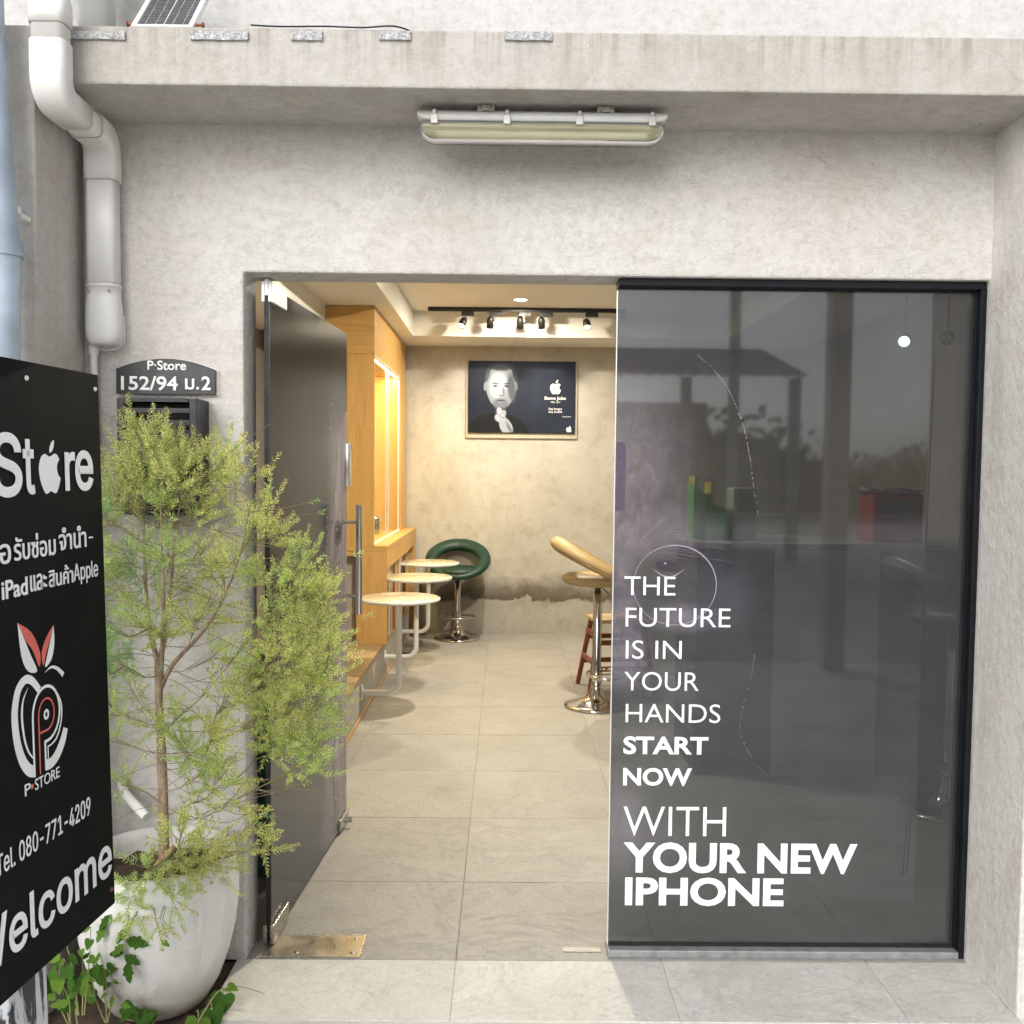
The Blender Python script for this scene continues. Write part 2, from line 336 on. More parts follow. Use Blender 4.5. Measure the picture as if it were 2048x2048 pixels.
# ------------------------------------------------------------------ mesh helpers
class MB:
    def __init__(s): s.v = []; s.f = []; s.sm = []; s.mi = []
    def add(s, vs, fs, smooth=False, mi=0):
        o = len(s.v); s.v += [tuple(p) for p in vs]
        for f in fs: s.f.append(tuple(i+o for i in f)); s.sm.append(smooth); s.mi.append(mi)
        return s
    def box(s, x0, x1, y0, y1, z0, z1, bev=0, mi=0, seg=2):
        if bev <= 0:
            return s.add([(x0, y0, z0), (x1, y0, z0), (x1, y1, z0), (x0, y1, z0), (x0, y0, z1), (x1, y0, z1), (x1, y1, z1), (x0, y1, z1)],
                         [(0, 3, 2, 1), (4, 5, 6, 7), (0, 1, 5, 4), (1, 2, 6, 5), (2, 3, 7, 6), (3, 0, 4, 7)], mi=mi)
        bm = bmesh.new(); bmesh.ops.create_cube(bm, size=1)
        for v in bm.verts: v.co = Vector(((x0+x1)/2+v.co.x*(x1-x0), (y0+y1)/2+v.co.y*(y1-y0), (z0+z1)/2+v.co.z*(z1-z0)))
        bmesh.ops.bevel(bm, geom=list(bm.edges), offset=min(bev, .49*min(x1-x0, y1-y0, z1-z0)), segments=seg, affect='EDGES', profile=.5)
        bm.verts.index_update()
        s.add([v.co for v in bm.verts], [[v.index for v in f.verts] for f in bm.faces], smooth=seg > 2, mi=mi); bm.free(); return s
    def tube(s, pts, r, n=10, caps=True, mi=0, smooth=True):
        pts = [Vector(p) for p in pts]; m = len(pts)
        rs = list(r) if isinstance(r, (list, tuple)) else [r]*m
        tang = []
        for i in range(m):
            a = pts[max(0, i-1)]; b = pts[min(m-1, i+1)]; d = b-a
            tang.append(d.normalized() if d.length > 1e-9 else Vector((0, 0, 1)))
        ref = Vector((0, 0, 1)) if abs(tang[0].z) < .9 else Vector((1, 0, 0))
        u = tang[0].cross(ref).normalized(); vs = []
        for i in range(m):
            if i: u = (u - tang[i]*u.dot(tang[i])); u = u.normalized() if u.length > 1e-9 else tang[i].orthogonal().normalized()
            w_ = tang[i].cross(u)
            for k in range(n):
                a = 2*math.pi*k/n; vs.append(pts[i] + (u*math.cos(a) + w_*math.sin(a))*rs[i])
        fs = [(i*n+k, i*n+(k+1) % n, (i+1)*n+(k+1) % n, (i+1)*n+k) for i in range(m-1) for k in range(n)]
        s.add(vs, fs, smooth, mi)
        if caps: 
            s.add(vs[:n], [tuple(range(n-1, -1, -1))], False, mi); s.add(vs[-n:], [tuple(range(n))], False, mi)
        return s
    def lathe(s, prof, n=40, c=(0, 0, 0), mi=0, smooth=True, axis='z'):
        vs = []; m = len(prof)
        for (r, z) in prof:
            for k in range(n):
                a = 2*math.pi*k/n; p = (r*math.cos(a), r*math.sin(a), z)
                if axis == 'y': p = (p[0], z, p[1])
                if axis == 'x': p = (z, p[0], p[1])
                vs.append((c[0]+p[0], c[1]+p[1], c[2]+p[2]))
        fs = [(i*n+k, i*n+(k+1) % n, (i+1)*n+(k+1) % n, (i+1)*n+k) for i in range(m-1) for k in range(n)]
        return s.add(vs, fs, smooth, mi)
    def prism(s, poly, y0, y1, mi=0, f=lambda a, b, y: (a, y, b)):
        """outline in (a, b), extruded along y"""
        n = len(poly); ar = sum(poly[i][0]*poly[(i+1) % n][1]-poly[(i+1) % n][0]*poly[i][1] for i in range(n))
        if ar < 0: poly = poly[::-1]
        vs = [f(a, b, y0) for a, b in poly] + [f(a, b, y1) for a, b in poly]
        fs = [tuple(range(n)), tuple(range(2*n-1, n-1, -1))] + [((i+1) % n, i, n+i, n+(i+1) % n) for i in range(n)]
        return s.add(vs, fs, False, mi)
    def ribbon(s, pts, y=0, mi=0):
        """flat stroke in the xz plane facing -y; pts = (x, z, width)"""
        L = []; Rr = []
        for i, (x, z, wd) in enumerate(pts):
            a = pts[max(0, i-1)]; b = pts[min(len(pts)-1, i+1)]
            d = Vector((b[0]-a[0], b[1]-a[1])); d = d.normalized() if d.length else Vector((1, 0)); nn = Vector((-d.y, d.x))
            L.append((x+nn.x*wd/2, y, z+nn.y*wd/2)); Rr.append((x-nn.x*wd/2, y, z-nn.y*wd/2))
        m = len(pts); return s.add(L+Rr, [(i, m+i, m+i+1, i+1) for i in range(m-1)], False, mi)
    def mesh(s, name):
        me = bpy.data.meshes.new(name); me.from_pydata(s.v, [], s.f)
        me.polygons.foreach_set('use_smooth', s.sm); me.polygons.foreach_set('material_index', s.mi); me.update(); return me

def link(name, me, mats, parent=None):
    o = bpy.data.objects.new(name, me); COL.objects.link(o)
    for m in (mats if isinstance(mats, (list, tuple)) else [mats]): me.materials.append(M[m] if isinstance(m, str) else m)
    if parent is not None: o.parent = parent
    return o
def tag(o, label, cat, group=None):
    o['label'] = label; o['category'] = cat
    if group: o['group'] = group
    return o
def thing(name, label, cat, loc=(0, 0, 0), rotz=0, group=None):
    o = bpy.data.objects.new(name, None); COL.objects.link(o); o.location = loc; o.rotation_euler = (0, 0, rotz); o.empty_display_size = .1
    return tag(o, label, cat, group)
def part(name, mb, mats, parent, label=None, world=None):
    """world = the root whose location is taken off, for shapes given in scene coordinates"""
    if world is not None:
        lx, ly, lz = world.location; mb.v = [(x-lx, y-ly, z-lz) for x, y, z in mb.v]
    o = link(name, mb.mesh(name), mats, parent)
    if label: o['label'] = label
    return o
def solo(name, mb, mats, label=None, cat=None, group=None, kind=None):
    xs = [v[0] for v in mb.v]; ys = [v[1] for v in mb.v]; zs = [v[2] for v in mb.v]
    c = ((min(xs)+max(xs))/2, (min(ys)+max(ys))/2, min(zs)); mb.v = [(x-c[0], y-c[1], z-c[2]) for x, y, z in mb.v]
    o = link(name, mb.mesh(name), mats); o.location = c
    if label: tag(o, label, cat, group)
    if kind: o['kind'] = kind
    return o
def dup(root, loc, rotz=None, label=None):
    r = root.copy(); COL.objects.link(r); r.location = loc
    if rotz is not None: r.rotation_euler = (0, 0, rotz)
    if label: r['label'] = label
    for ch in list(root.children):
        c = ch.copy(); COL.objects.link(c); c.parent = r
        for g in list(ch.children):
            d = g.copy(); COL.objects.link(d); d.parent = c
    return r
def structure(name, mb, mats, solo_=True):
    return solo(name, mb, mats, kind='structure')
def bez(p0, p1, p2, p3, n=12):
    out = []
    for i in range(n+1):
        t = i/n; a = (1-t)**3; b = 3*(1-t)**2*t; c = 3*(1-t)*t*t; d = t**3
        out.append(tuple(a*p0[k]+b*p1[k]+c*p2[k]+d*p3[k] for k in range(len(p0))))
    return out
def crspline(pts, n=6):
    out = []; P = [pts[0]]+list(pts)+[pts[-1]]
    for i in range(1, len(P)-2):
        p0, p1, p2, p3 = P[i-1], P[i], P[i+1], P[i+2]
        for k in range(n):
            t = k/n
            out.append(tuple(.5*(2*p1[j]+(p2[j]-p0[j])*t+(2*p0[j]-5*p1[j]+4*p2[j]-p3[j])*t*t+(3*p1[j]-p0[j]-3*p2[j]+p3[j])*t**3) for j in range(len(p1))))
    out.append(tuple(pts[-1])); return out
import os
try: FONT = bpy.data.fonts.load(os.path.join(bpy.utils.system_resource('DATAFILES'), 'fonts', 'Inter.woff2'))
except Exception: FONT = None
def text_fit(name, body, x0, x1, z0, z1, y, mat, parent, bold=0, world=None, font=None):
    """lettering scaled to fill a box in the xz plane, facing -y"""
    cu = bpy.data.curves.new('lettering', 'FONT'); cu.body = body; cu.size = 1; cu.resolution_u = 4; cu.offset = min(bold, 0)
    if FONT and font == 'grotesk': cu.font = FONT
    if bold > 0: cu.bevel_depth = bold; cu.bevel_resolution = 1       # heavier weight: the outline swells by the bevel
    ob = bpy.data.objects.new('lettering_tmp', cu); COL.objects.link(ob)
    dg = bpy.context.evaluated_depsgraph_get(); dg.update()
    me = bpy.data.meshes.new_from_object(ob.evaluated_get(dg)); bpy.data.objects.remove(ob); bpy.data.curves.remove(cu)
    xs = [v.co.x for v in me.vertices]; ys = [v.co.y for v in me.vertices]
    ax, bx, ay, by = min(xs), max(xs), min(ys), max(ys); kz = .0012/max(bold, .01)
    mb = MB(); mb.add([(x0+(v.co.x-ax)/(bx-ax)*(x1-x0), y-(v.co.z*kz if bold > 0 else 0)-(.0012 if bold > 0 else 0), z0+(v.co.y-ay)/(by-ay)*(z1-z0)) for v in me.vertices], [tuple(p.vertices) for p in me.polygons])
    bpy.data.meshes.remove(me)
    return part(name, mb, mat, parent, world=world)
APPLE = crspline([(.52, .80), (.62, .83), (.74, .87), (.86, .84), (.95, .74)], 5) + crspline([(.95, .74), (.86, .66), (.83, .55), (.87, .42), (.98, .33)], 5)[1:] + \
    crspline([(.98, .33), (.90, .15), (.78, .01), (.66, .01), (.54, .05), (.42, .01), (.30, .0), (.16, .16), (.06, .38), (.05, .60), (.15, .79), (.30, .86), (.42, .83), (.52, .80)], 4)[1:-1]
LEAFLET = crspline([(.52, .88), (.53, 1.0), (.62, 1.12), (.73, 1.17), (.72, 1.05), (.64, .93), (.52, .88)], 5)[:-1]
def apple_shape(x0, x1, z0, z1, y):
    mb = MB()
    for poly in (APPLE, LEAFLET):
        p = [(x0+a*(x1-x0), z0+b/1.17*(z1-z0)) for a, b in poly]
        n = len(p); ar = sum(p[i][0]*p[(i+1) % n][1]-p[(i+1) % n][0]*p[i][1] for i in range(n))
        if ar < 0: p = p[::-1]
        mb.add([(a, y, b) for a, b in p], [tuple(range(n))])
    return mb

# ------------------------------------------------------------------ ground and floors
structure('ground', MB().box(-160, 160, -160, 160, -.6, -.095), 'ground')
structure('road', MB().box(-150, 150, -11.5, -5.2, -.3, -.088), 'road')
mb = MB()
nx, ny = 40, 26
for j in range(ny+1):
    for i in range(nx+1):
        x = -2.3+i*(1.46/nx); y = -1.25+j*(1.25/ny)
        e = min(i, nx-i, j, 6)/6
        mb.v.append((x, y, -.012-.05*max(0, (-.95-y)/.3)+random.uniform(-.008, .006)*min(1, e)))
for j in range(ny):
    for i in range(nx):
        a = j*(nx+1)+i; mb.f.append((a, a+1, a+nx+2, a+nx+1)); mb.sm.append(True); mb.mi.append(0)
solo('soil_bed', mb, 'soil', kind='structure')

def tiles(parent_name, xs, ys, top, mat, gap=.0012, grout='grout', skip=lambda x, y: False):
    base = structure(parent_name, MB().box(xs[0], xs[-1], ys[0], ys[-1], top-.09, top-.0035), grout)
    cache = {}
    for i in range(len(xs)-1):
        for j in range(len(ys)-1):
            cx, cy = (xs[i]+xs[i+1])/2, (ys[j]+ys[j+1])/2
            if skip(cx, cy): continue
            key = (round(xs[i+1]-xs[i], 3), round(ys[j+1]-ys[j], 3))
            if key not in cache:
                hx, hy = key[0]/2-gap, key[1]/2-gap
                cache[key] = MB().box(-hx, hx, -hy, hy, -.008, 0, .0018).mesh('tile'); cache[key].materials.append(M[mat])
            o = bpy.data.objects.new('tile', cache[key]); COL.objects.link(o); o.parent = base
            o.location = Vector((cx, cy, top+random.uniform(-.0005, .0005))) - base.location
            o.rotation_euler = (random.uniform(-.0006, .0006), random.uniform(-.0006, .0006), 0)
tiles('shop_floor', [-1.75, -1.455, -.80, -.142, .511, 1.165, 1.82, 2.475, 2.75], [.0, .575, 1.24, 1.91, 2.58, 3.25, 3.92, 4.59, 5.26, 5.93, 6.07], 0, 'tile',
      skip=lambda x, y: x < -1.46 and y > 1.9)
tiles('porch_floor', [-.835, -.142, .511, 1.165, 1.485], [-.335, -.0005], -.001, 'porch', gap=.0005, grout='grout_pale')
structure('porch_step', MB().box(-.835, 1.9, -.331, .14, -.30, -.094, .004), 'porch')

# ------------------------------------------------------------------ the building
bl = thing('shop_building', 'small rendered concrete shopfront with flat canopy and open doorway', 'building', (0, 0, 0))
def bev(o, wd=.006, seg=2):
    m = o.modifiers.new('bevel', 'BEVEL'); m.width = wd; m.segments = seg; m.limit_method = 'ANGLE'; return o
fw_ = bev(part('front_wall', MB().prism([(-1.9, -.1), (-.806, -.1), (-.806, 2.15), (1.485, 2.15), (1.485, -.1), (3.0, -.1), (3.0, 2.75), (-1.9, 2.75)], 0, .15), 'facade', bl), .007)
bev(part('canopy', MB().box(-1.205, 2.2, -.30, .06, 2.59, 2.745), 'canopy', bl, 'flat concrete canopy slab with mottled fascia'), .006)
part('upper_wall', MB().box(-4, 5, .02, .22, 2.74, 5.6), 'upper', bl, 'bright whitewashed wall above the canopy')
bev(part('pier', MB().box(-3.2, -1.29, -.30, .06, -.1, 2.745), 'pier', bl, 'brownish rendered pier beside the white duct'), .006)
bev(part('side_wall', MB().box(1.4852, 2.6, -.297, .05, -.12, 2.62), 'side', bl), .006)
part('back_wall', MB().box(-1.9, 2.9, 6.07, 6.22, -.1, 3.0), 'back', bl, 'grey concrete back wall with dark damp stains near the floor')
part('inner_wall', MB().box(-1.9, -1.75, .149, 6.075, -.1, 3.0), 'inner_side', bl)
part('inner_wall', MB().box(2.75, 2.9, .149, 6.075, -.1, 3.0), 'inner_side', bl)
part('roof_slab', MB().box(-1.9, 2.9, .05, 6.2, 2.915, 3.08), 'ceiling', bl)
mb = MB()
for a in ((-1.76, -.81, .14, 6.08), (1.9, 2.76, .14, 6.08), (-.812, 1.902, .14, 1.0), (-.812, 1.902, 5.40, 6.08)):
    mb.box(*a, 2.70, 2.93)
part('dropped_ceiling', mb, 'ceiling', bl, 'cream dropped ceiling round a recessed tray')
part('ceiling_beam', MB().box(-1.76, -1.28, .14, 3.865, 2.52, 2.705), 'ceiling', bl)

# ------------------------------------------------------------------ fascia fittings
foil_lab = ['first silver foil strip on the fascia, nearest the white duct', 'second silver foil strip on the fascia, under the solar panel corner',
            'short silver foil strip on the fascia, third from the duct', 'short silver foil strip on the fascia, fourth from the duct', 'silver foil strip on the fascia above the light fitting']
for k, (x0, x1, z0, z1) in enumerate(((-1.185, -1.040, 2.706, 2.727), (-.864, -.708, 2.709, 2.731), (-.592, -.507, 2.711, 2.735), (-.354, -.268, 2.715, 2.738), (-.013, .116, 2.719, 2.7415))):
    mb = MB(); n = 12
    for i in range(n+1):
        x = x0+(x1-x0)*i/n; wv = .0015*math.sin(i*1.9+k)
        mb.v += [(x, -.3045-.003+wv, z0+random.uniform(-.0015, .0015)), (x, -.3045-.003+wv*.5, z1), (x, -.3012, z1+.001), (x, -.3012, z0)]
    for i in range(n):
        a = i*4
        for f in ((a, a+4, a+5, a+1), (a+1, a+5, a+6, a+2), (a+3, a+7, a+4, a)): mb.f.append(f); mb.sm.append(False); mb.mi.append(0)
    mb.f += [(0, 1, 2, 3), (n*4+3, n*4+2, n*4+1, n*4)]; mb.sm += [False]*2; mb.mi += [0]*2
    solo('foil_strip', mb, 'foil', foil_lab[k], 'foil strip', 'foil strips along the fascia')
solo('electric_cable', MB().tube(crspline([(-.70, -.305, 2.749), (-.62, -.302, 2.7475), (-.50, -.302, 2.7495), (-.40, -.303, 2.747), (-.30, -.298, 2.752), (-.22, -.2, 2.75), (-.15, -.05, 2.75)], 6), .0022, 6), 'black_gasket',
     'thin dark cable lying along the top of the fascia', 'cable')

# solar panel leaning on the canopy
sp = thing('solar_panel', 'small white framed solar panel leaning on top of the canopy', 'solar panel', (-.951, -.272, 2.749)); sp.rotation_euler = (R(47), 0, 0)
W_, L_ = .168, .25
mb = MB(); mb.box(-W_/2, W_/2, 0, .013, -.008, .008); mb.box(-W_/2, W_/2, L_-.013, L_, -.008, .008); mb.box(-W_/2, -W_/2+.013, .0131, L_-.0131, -.008, .008); mb.box(W_/2-.013, W_/2, .0131, L_-.0131, -.008, .008)
part('frame', mb, 'white_paint', sp)
part('backing', MB().box(-W_/2+.012, W_/2-.012, .012, L_-.012, -.004, .003), 'white_paint', sp)
M['cell'] = plain('solar_cell_silicon', (.10, .105, .115), .3, .2, var=.3, scale=60)
cx = [-.069, -.0525, -.024, -.0035, .0035, .024, .0525, .069]
cols = [(-.0695, -.053), (-.051, -.0245), (-.0225, -.002), (.0015, .022), (.024, .0505), (.0525, .0695)]
for j in range(12):
    for a, b in cols:
        part('cell', MB().box(a, b, .015+j*.0184, .015+j*.0184+.0155, .003, .0042), 'cell', sp)
for s_ in (-1, 1): part('wing_bolt', MB().tube([(s_*.086, .03, 0), (s_*.104, .03, 0)], .004, 8).lathe([(0, 0), (.008, 0), (.008, .004), (0, .004)], 8, (s_*.104, .03, 0), axis='x'), 'red_wood', sp)
part('bracket', MB().tube([(.088, .012, -.006), (.10, .0, -.03), (.10, .06, -.05)], .004, 6), 'white_paint', sp)

# ------------------------------------------------------------------ white duct
def rrect(wd, dp, r, n=4):
    out = []
    for cx_, cy_, a0 in ((wd/2-r, dp/2-r, 0), (-wd/2+r, dp/2-r, 90), (-wd/2+r, -dp/2+r, 180), (wd/2-r, -dp/2+r, 270)):
        for k in range(n+1):
            a = R(a0+90*k/n); out.append((cx_+r*math.cos(a), cy_+r*math.sin(a)))
    return out
def duct_loft(pts, wd=.088, dp=.066, scale=None, r=.018):
    """pts = (y, z) path in a plane of constant x"""
    mb = MB(); sec = rrect(wd, dp, r); n = len(sec); m = len(pts)
    for i, (y, z) in enumerate(pts):
        a = pts[max(0, i-1)]; b = pts[min(m-1, i+1)]; t = Vector((b[0]-a[0], b[1]-a[1])).normalized(); nn = Vector((-t.y, t.x))
        s_ = scale[i] if scale else 1
        for (u, v) in sec: mb.v.append((u*s_, y+nn.x*v*s_, z+nn.y*v*s_))
    for i in range(m-1):
        for k in range(n): mb.f.append((i*n+k, i*n+(k+1) % n, (i+1)*n+(k+1) % n, (i+1)*n+k)); mb.sm.append(True); mb.mi.append(0)
    mb.f += [tuple(range(n-1, -1, -1)), tuple((m-1)*n+k for k in range(n))]; mb.sm += [False]*2; mb.mi += [0]*2
    return mb
def arc2(c, r, a0, a1, n=10): return [(c[0]+r*math.cos(R(a0+(a1-a0)*k/n)), c[1]+r*math.sin(R(a0+(a1-a0)*k/n))) for k in range(n+1)]
du = thing('pipe_duct', 'white plastic pipe duct bending under the canopy and down the wall', 'duct', (-1.215, 0, 0))
YF, ZH = -.358, 2.532
part('duct_run', duct_loft([(YF, 3.6), (YF, 2.60)]), 'pvc', du)
part('coupling', duct_loft([(YF, 2.78), (YF, 2.715)], scale=[1.11, 1.11]), 'pvc', du)
part('elbow', duct_loft([(YF, 2.672)]+arc2((YF+.052, ZH+.052), .052, 180, 270)+[(-.215, ZH)], scale=[1.1]*13), 'pvc', du)
part('duct_run', duct_loft([(-.25, ZH), (-.07, ZH)]), 'pvc', du)
part('elbow', duct_loft([(-.145, ZH)]+arc2((-.088, ZH-.05), .05, 90, 0)+[(-.038, 2.405)], scale=[1.1]*13), 'pvc', du)
part('duct_run', duct_loft([(-.038, 2.47), (-.038, 2.05)]), 'pvc', du)
part('end_cap', duct_loft([(-.038, 2.098), (-.038, 2.090), (-.038, 2.0895), (-.038, 2.06), (-.038, 2.03), (-.038, 1.97), (-.038, 1.94), (-.038, 1.925), (-.038, 1.917)],
     scale=[1.11, 1.11, 1.07, 1.07, 1.14, 1.17, 1.12, .97, .75], r=.024), 'pvc', du)
for a_, b_ in (((YF, 2.7155), (YF, 2.7125)), ((YF, 2.6745), (YF, 2.6715)), ((-.2165, ZH), (-.2125, ZH)), ((-.1475, ZH), (-.1445, ZH)), ((-.038, 2.4065), (-.038, 2.4025)), ((-.038, 2.1005), (-.038, 2.0975))):
    part('joint_line', duct_loft([a_, b_], scale=[1.055, 1.055]), 'pvc_dark', du)
pl = [(-.045, 2.012), (.049, 2.012)] + [(.049-.04+.04*math.cos(R(a)), 1.945+.04*math.sin(R(a))) for a in range(0, -91, -15)] + [(-.045, 1.905)]
part('wall_plate', MB().prism(pl, -.012, -.0004), 'pvc', du)
for zz in (2.075,): 
    for xx in (-.03, .03): part('screw', MB().lathe([(0, -.078), (.004, -.078), (.004, -.072)], 8, (xx, 0, zz), axis='y'), 'steel', du)
part('conduit', MB().tube([(-.040, -.022, 1.93), (-.040, -.022, 0)], .0115, 10), 'pvc', du, 'thin white conduit running down the corner')
part('conduit_socket', MB().tube([(-.040, -.022, 1.918), (-.040, -.022, 1.893)], .015, 10), 'pvc', du)
d2 = thing('pipe_duct', 'second white duct standing on the canopy behind the solar panel', 'duct', (-1.2, -.1, 2.745))
part('duct_run', duct_loft([(0, 0), (0, .9)], .092, .066), 'white_paint', d2)
part('branch_pipe', MB().tube(crspline([(-.105, -.2, .16), (-.07, -.17, .075), (-.035, -.1, .02), (-.03, -.03, .012)], 5), .009, 8), 'white_paint', d2)

bp_ = thing('drain_pipe', 'faded light blue drain pipe at the left edge of the pier', 'pipe', (-1.35, -.4, -.02))
part('pipe', MB().tube([(-.05, .03, 3.6), (-.022, .015, 2.70), (.012, .01, 2.12)], .046, 20).tube([(.012, .01, 2.17), (.010, 0, 1.9), (.006, 0, 0)], .048, 20), 'blue_pipe', bp_)
part('coupling', MB().tube([(.012, .01, 2.165), (.012, .01, 2.125)], .053, 20), 'blue_pipe', bp_)
solo('cable_clip', MB().box(-1.342, -1.300, -.372, -.355, 2.222, 2.243, .003).box(-1.320, -1.302, -.356, -.3004, 2.216, 2.230, .002), 'white_paint', 'small white clip fixed to the pier beside the blue pipe', 'clip')

# ------------------------------------------------------------------ batten light under the canopy
bt = thing('batten_light', 'long weatherproof fluorescent batten light with yellowed cover under the canopy', 'light fitting', (.095, -.165, 2.59))
def stadium(h, yw, z0, z1, n=8):
    return None
L2 = .355
mb = MB(); prof = [(-.047, -.030), (-.050, -.024), (-.050, -.012), (-.036, -.002), (.036, -.002), (.050, -.012), (.050, -.024), (.047, -.030)]
def batten(prof, half, endr, n=6):
    """extrude a yz profile along x and round the ends off"""
    mb = MB(); st = []
    for k in range(n+1):
        a = math.pi/2*k/n; st.append((-half+endr*(1-math.sin(a)) if False else -half+endr*(1-math.sin(a)), .78+.22*math.sin(a)))
    st = [(-half+endr*(1-math.cos(math.pi/2*k/n)), .72+.28*math.sin(math.pi/2*k/n)) for k in range(n+1)]
    st += [(-x, s_) for x, s_ in reversed(st)]
    m = len(prof)
    zt = max(z for y, z in prof)
    for x, s_ in st: mb.v += [(x, y*s_, zt+(z-zt)*(1-(1-s_)*2.2)) for y, z in prof]
    for i in range(len(st)-1):
        for k in range(m): mb.f.append((i*m+k, i*m+(k+1) % m, (i+1)*m+(k+1) % m, (i+1)*m+k)); mb.sm.append(True); mb.mi.append(0)
    mb.f += [tuple(range(m-1, -1, -1)), tuple((len(st)-1)*m+k for k in range(m))]; mb.sm += [False]*2; mb.mi += [0]*2
    return mb
part('housing', batten([(-.024, -.018), (.024, -.018), (.040, -.028), (.047, -.038), (.047, -.052), (-.047, -.052), (-.047, -.038), (-.040, -.028)], L2, .05), plain('grey_polycarbonate', (.62, .62, .60), .45), bt)
part('diffuser', batten([(-.0435, -.0525), (.0435, -.0525), (.043, -.070), (.037, -.092), (.022, -.100), (-.022, -.100), (-.037, -.092), (-.043, -.070)], L2-.008, .045), 'diffuser', bt)
part('tube', MB().tube([(-.30, 0, -.076), (.30, 0, -.076)], .012, 14), plain('unlit_fluorescent_tube', (.78, .78, .70), .3), bt)
part('reflector', MB().box(-.315, .315, -.033, .033, -.0575, -.054), plain('cream_reflector', (.72, .70, .58), .4), bt)
for x in (-.305, -.10, .105, .31):
    part('clip', MB().box(x-.010, x+.010, -.0515, -.0472, -.063, -.036, .0015).box(x-.005, x+.005, -.0515, -.042, -.036, -.024, .001), plain('dull_clip_steel', (.42, .41, .39), .4, .6), bt)
for x in (-.16, .18):
    part('ceiling_bracket', MB().box(x-.024, x+.024, -.026, .026, -.020, -.0005).box(x-.010, x+.010, -.034, -.025, -.020, -.006), 'steel', bt)

# ------------------------------------------------------------------ number plate and mailbox
npl = thing('number_plate', 'black arched house number plate with white raised lettering', 'number plate', (-1.04, 0, 1.776))
arch = [(-1.189, 1.776), (-.889, 1.776), (-.889, 1.851)] + [(-1.039+.15*math.cos(R(a)), 1.8505+.032*(1-(math.cos(R(a)))**2)) for a in range(10, 171, 10)] + [(-1.189, 1.851)]
part('plate', MB().prism(arch, -.0195, -.004), 'plate_black', npl, world=npl)
arch2 = [((x+1.039)*1.02-1.036, (z-1.776)*1.03+1.774) for x, z in arch]
part('backing_plate', MB().prism(arch2, -.004, -.0005), 'white_paint', npl, world=npl)
for body, x0, x1, z0, z1, b in (('P·Store', -1.093, -.975, 1.8475, 1.8765, .022), ('152/94', -1.174, -1.001, 1.785, 1.829, .022), ('ม.', -.979, -.936, 1.789, 1.823, .02), ('2', -.929, -.901, 1.788, 1.830, .022)):
    text_fit('lettering', body, x0, x1, z0, z1, -.0202, 'letter', npl, b, world=npl)

mbx = thing('mailbox', 'black metal mailbox half hidden behind the tree top', 'mailbox', (-1.03, 0, 1.41))
mb = MB(); x0, x1, z0, z1, yf = -1.148, -.913, 1.41, 1.756, -.12
mb.box(x0, x0+.022, yf, -.001, z0, z1, .002); mb.box(x1-.022, x1, yf, -.001, z0, z1, .002); mb.box(x0+.0221, x1-.0221, -.03, -.002, z0, z1-.004); mb.box(x0+.0221, x1-.0221, yf+.002, -.03, z0, z0+.01)
part('body', mb, 'mailbox', mbx, world=mbx)
part('lid', MB().prism([(x0+.010, 1.757), (x1-.035, 1.757), (x1-.028, 1.7505), (x1-.0225, 1.745), (x0+.0225, 1.745)], yf-.002, -.004), 'mailbox', mbx, world=mbx)
part('slot_liner', MB().box(x0+.0221, x1-.0221, yf+.05, yf+.06, 1.60, 1.744), 'mail_inner', mbx, world=mbx)
for a, b in ((1.712, 1.727), (1.675, 1.692)): part('cross_bar', MB().box(x0+.0222, x1-.0222, yf+.004, yf+.014, a, b, .002), 'mailbox', mbx, world=mbx)
part('door_panel', MB().box(x0+.0222, x1-.0222, yf+.002, yf+.008, 1.425, 1.662, .002), 'mailbox', mbx, world=mbx)

# ------------------------------------------------------------------ shop window
KF = 3.03/3.06
def wx(x): return x*KF
def wz(z): return 1.557+(z-1.557)*KF
win = thing('shop_window', 'large dark filmed shop window with white slogan lettering', 'window', (.345, .06, 0))
pane = part('pane', MB().box(.346, 1.470, .055, .065, .026, 2.128), 'window_film', win, world=win)
part('header', MB().box(.346, 1.4845, .02, .11, 2.126, 2.1495, .002), 'black_frame', win, world=win)
part('jamb_frame', MB().box(1.467, 1.4845, .018, .112, .003, 2.1255, .002).box(1.460, 1.468, .044, .052, .026, 2.1255), 'black_frame', win, world=win)
part('sill', MB().box(.342, 1.4665, .018, .112, .0005, .024, .002), 'sill', win, world=win)
part('gasket', MB().box(.347, 1.4595, .049, .0548, .0242, .035), 'black_gasket', win, world=win)
part('edge_strip', MB().box(.3432, .3459, .0552, .0648, .026, 2.118), 'satin', win, world=win)
YT = .0544
for body, x0, x1, z0, z1, b in (('THE', .384, .548, 1.158, 1.218, -.004), ('FUTURE', .390, .727, 1.056, 1.117, -.004), ('IS IN', .392, .572, .952, 1.012, -.004), ('YOUR', .389, .629, .849, .910, -.004),
        ('HANDS', .395, .701, .745, .806, -.004), ('START', .389, .664, .641, .700, .030), ('NOW', .390, .613, .538, .597, .030), ('WITH', .393, .727, .372, .469, -.006), ('YOUR NEW', .395, 1.157, .250, .352, .034), ('IPHONE', .402, .920, .141, .236, .034)):
    text_fit('lettering', body, wx(x0), wx(x1), wz(z0), wz(z1), YT, 'letter_cool', win, b, world=win)
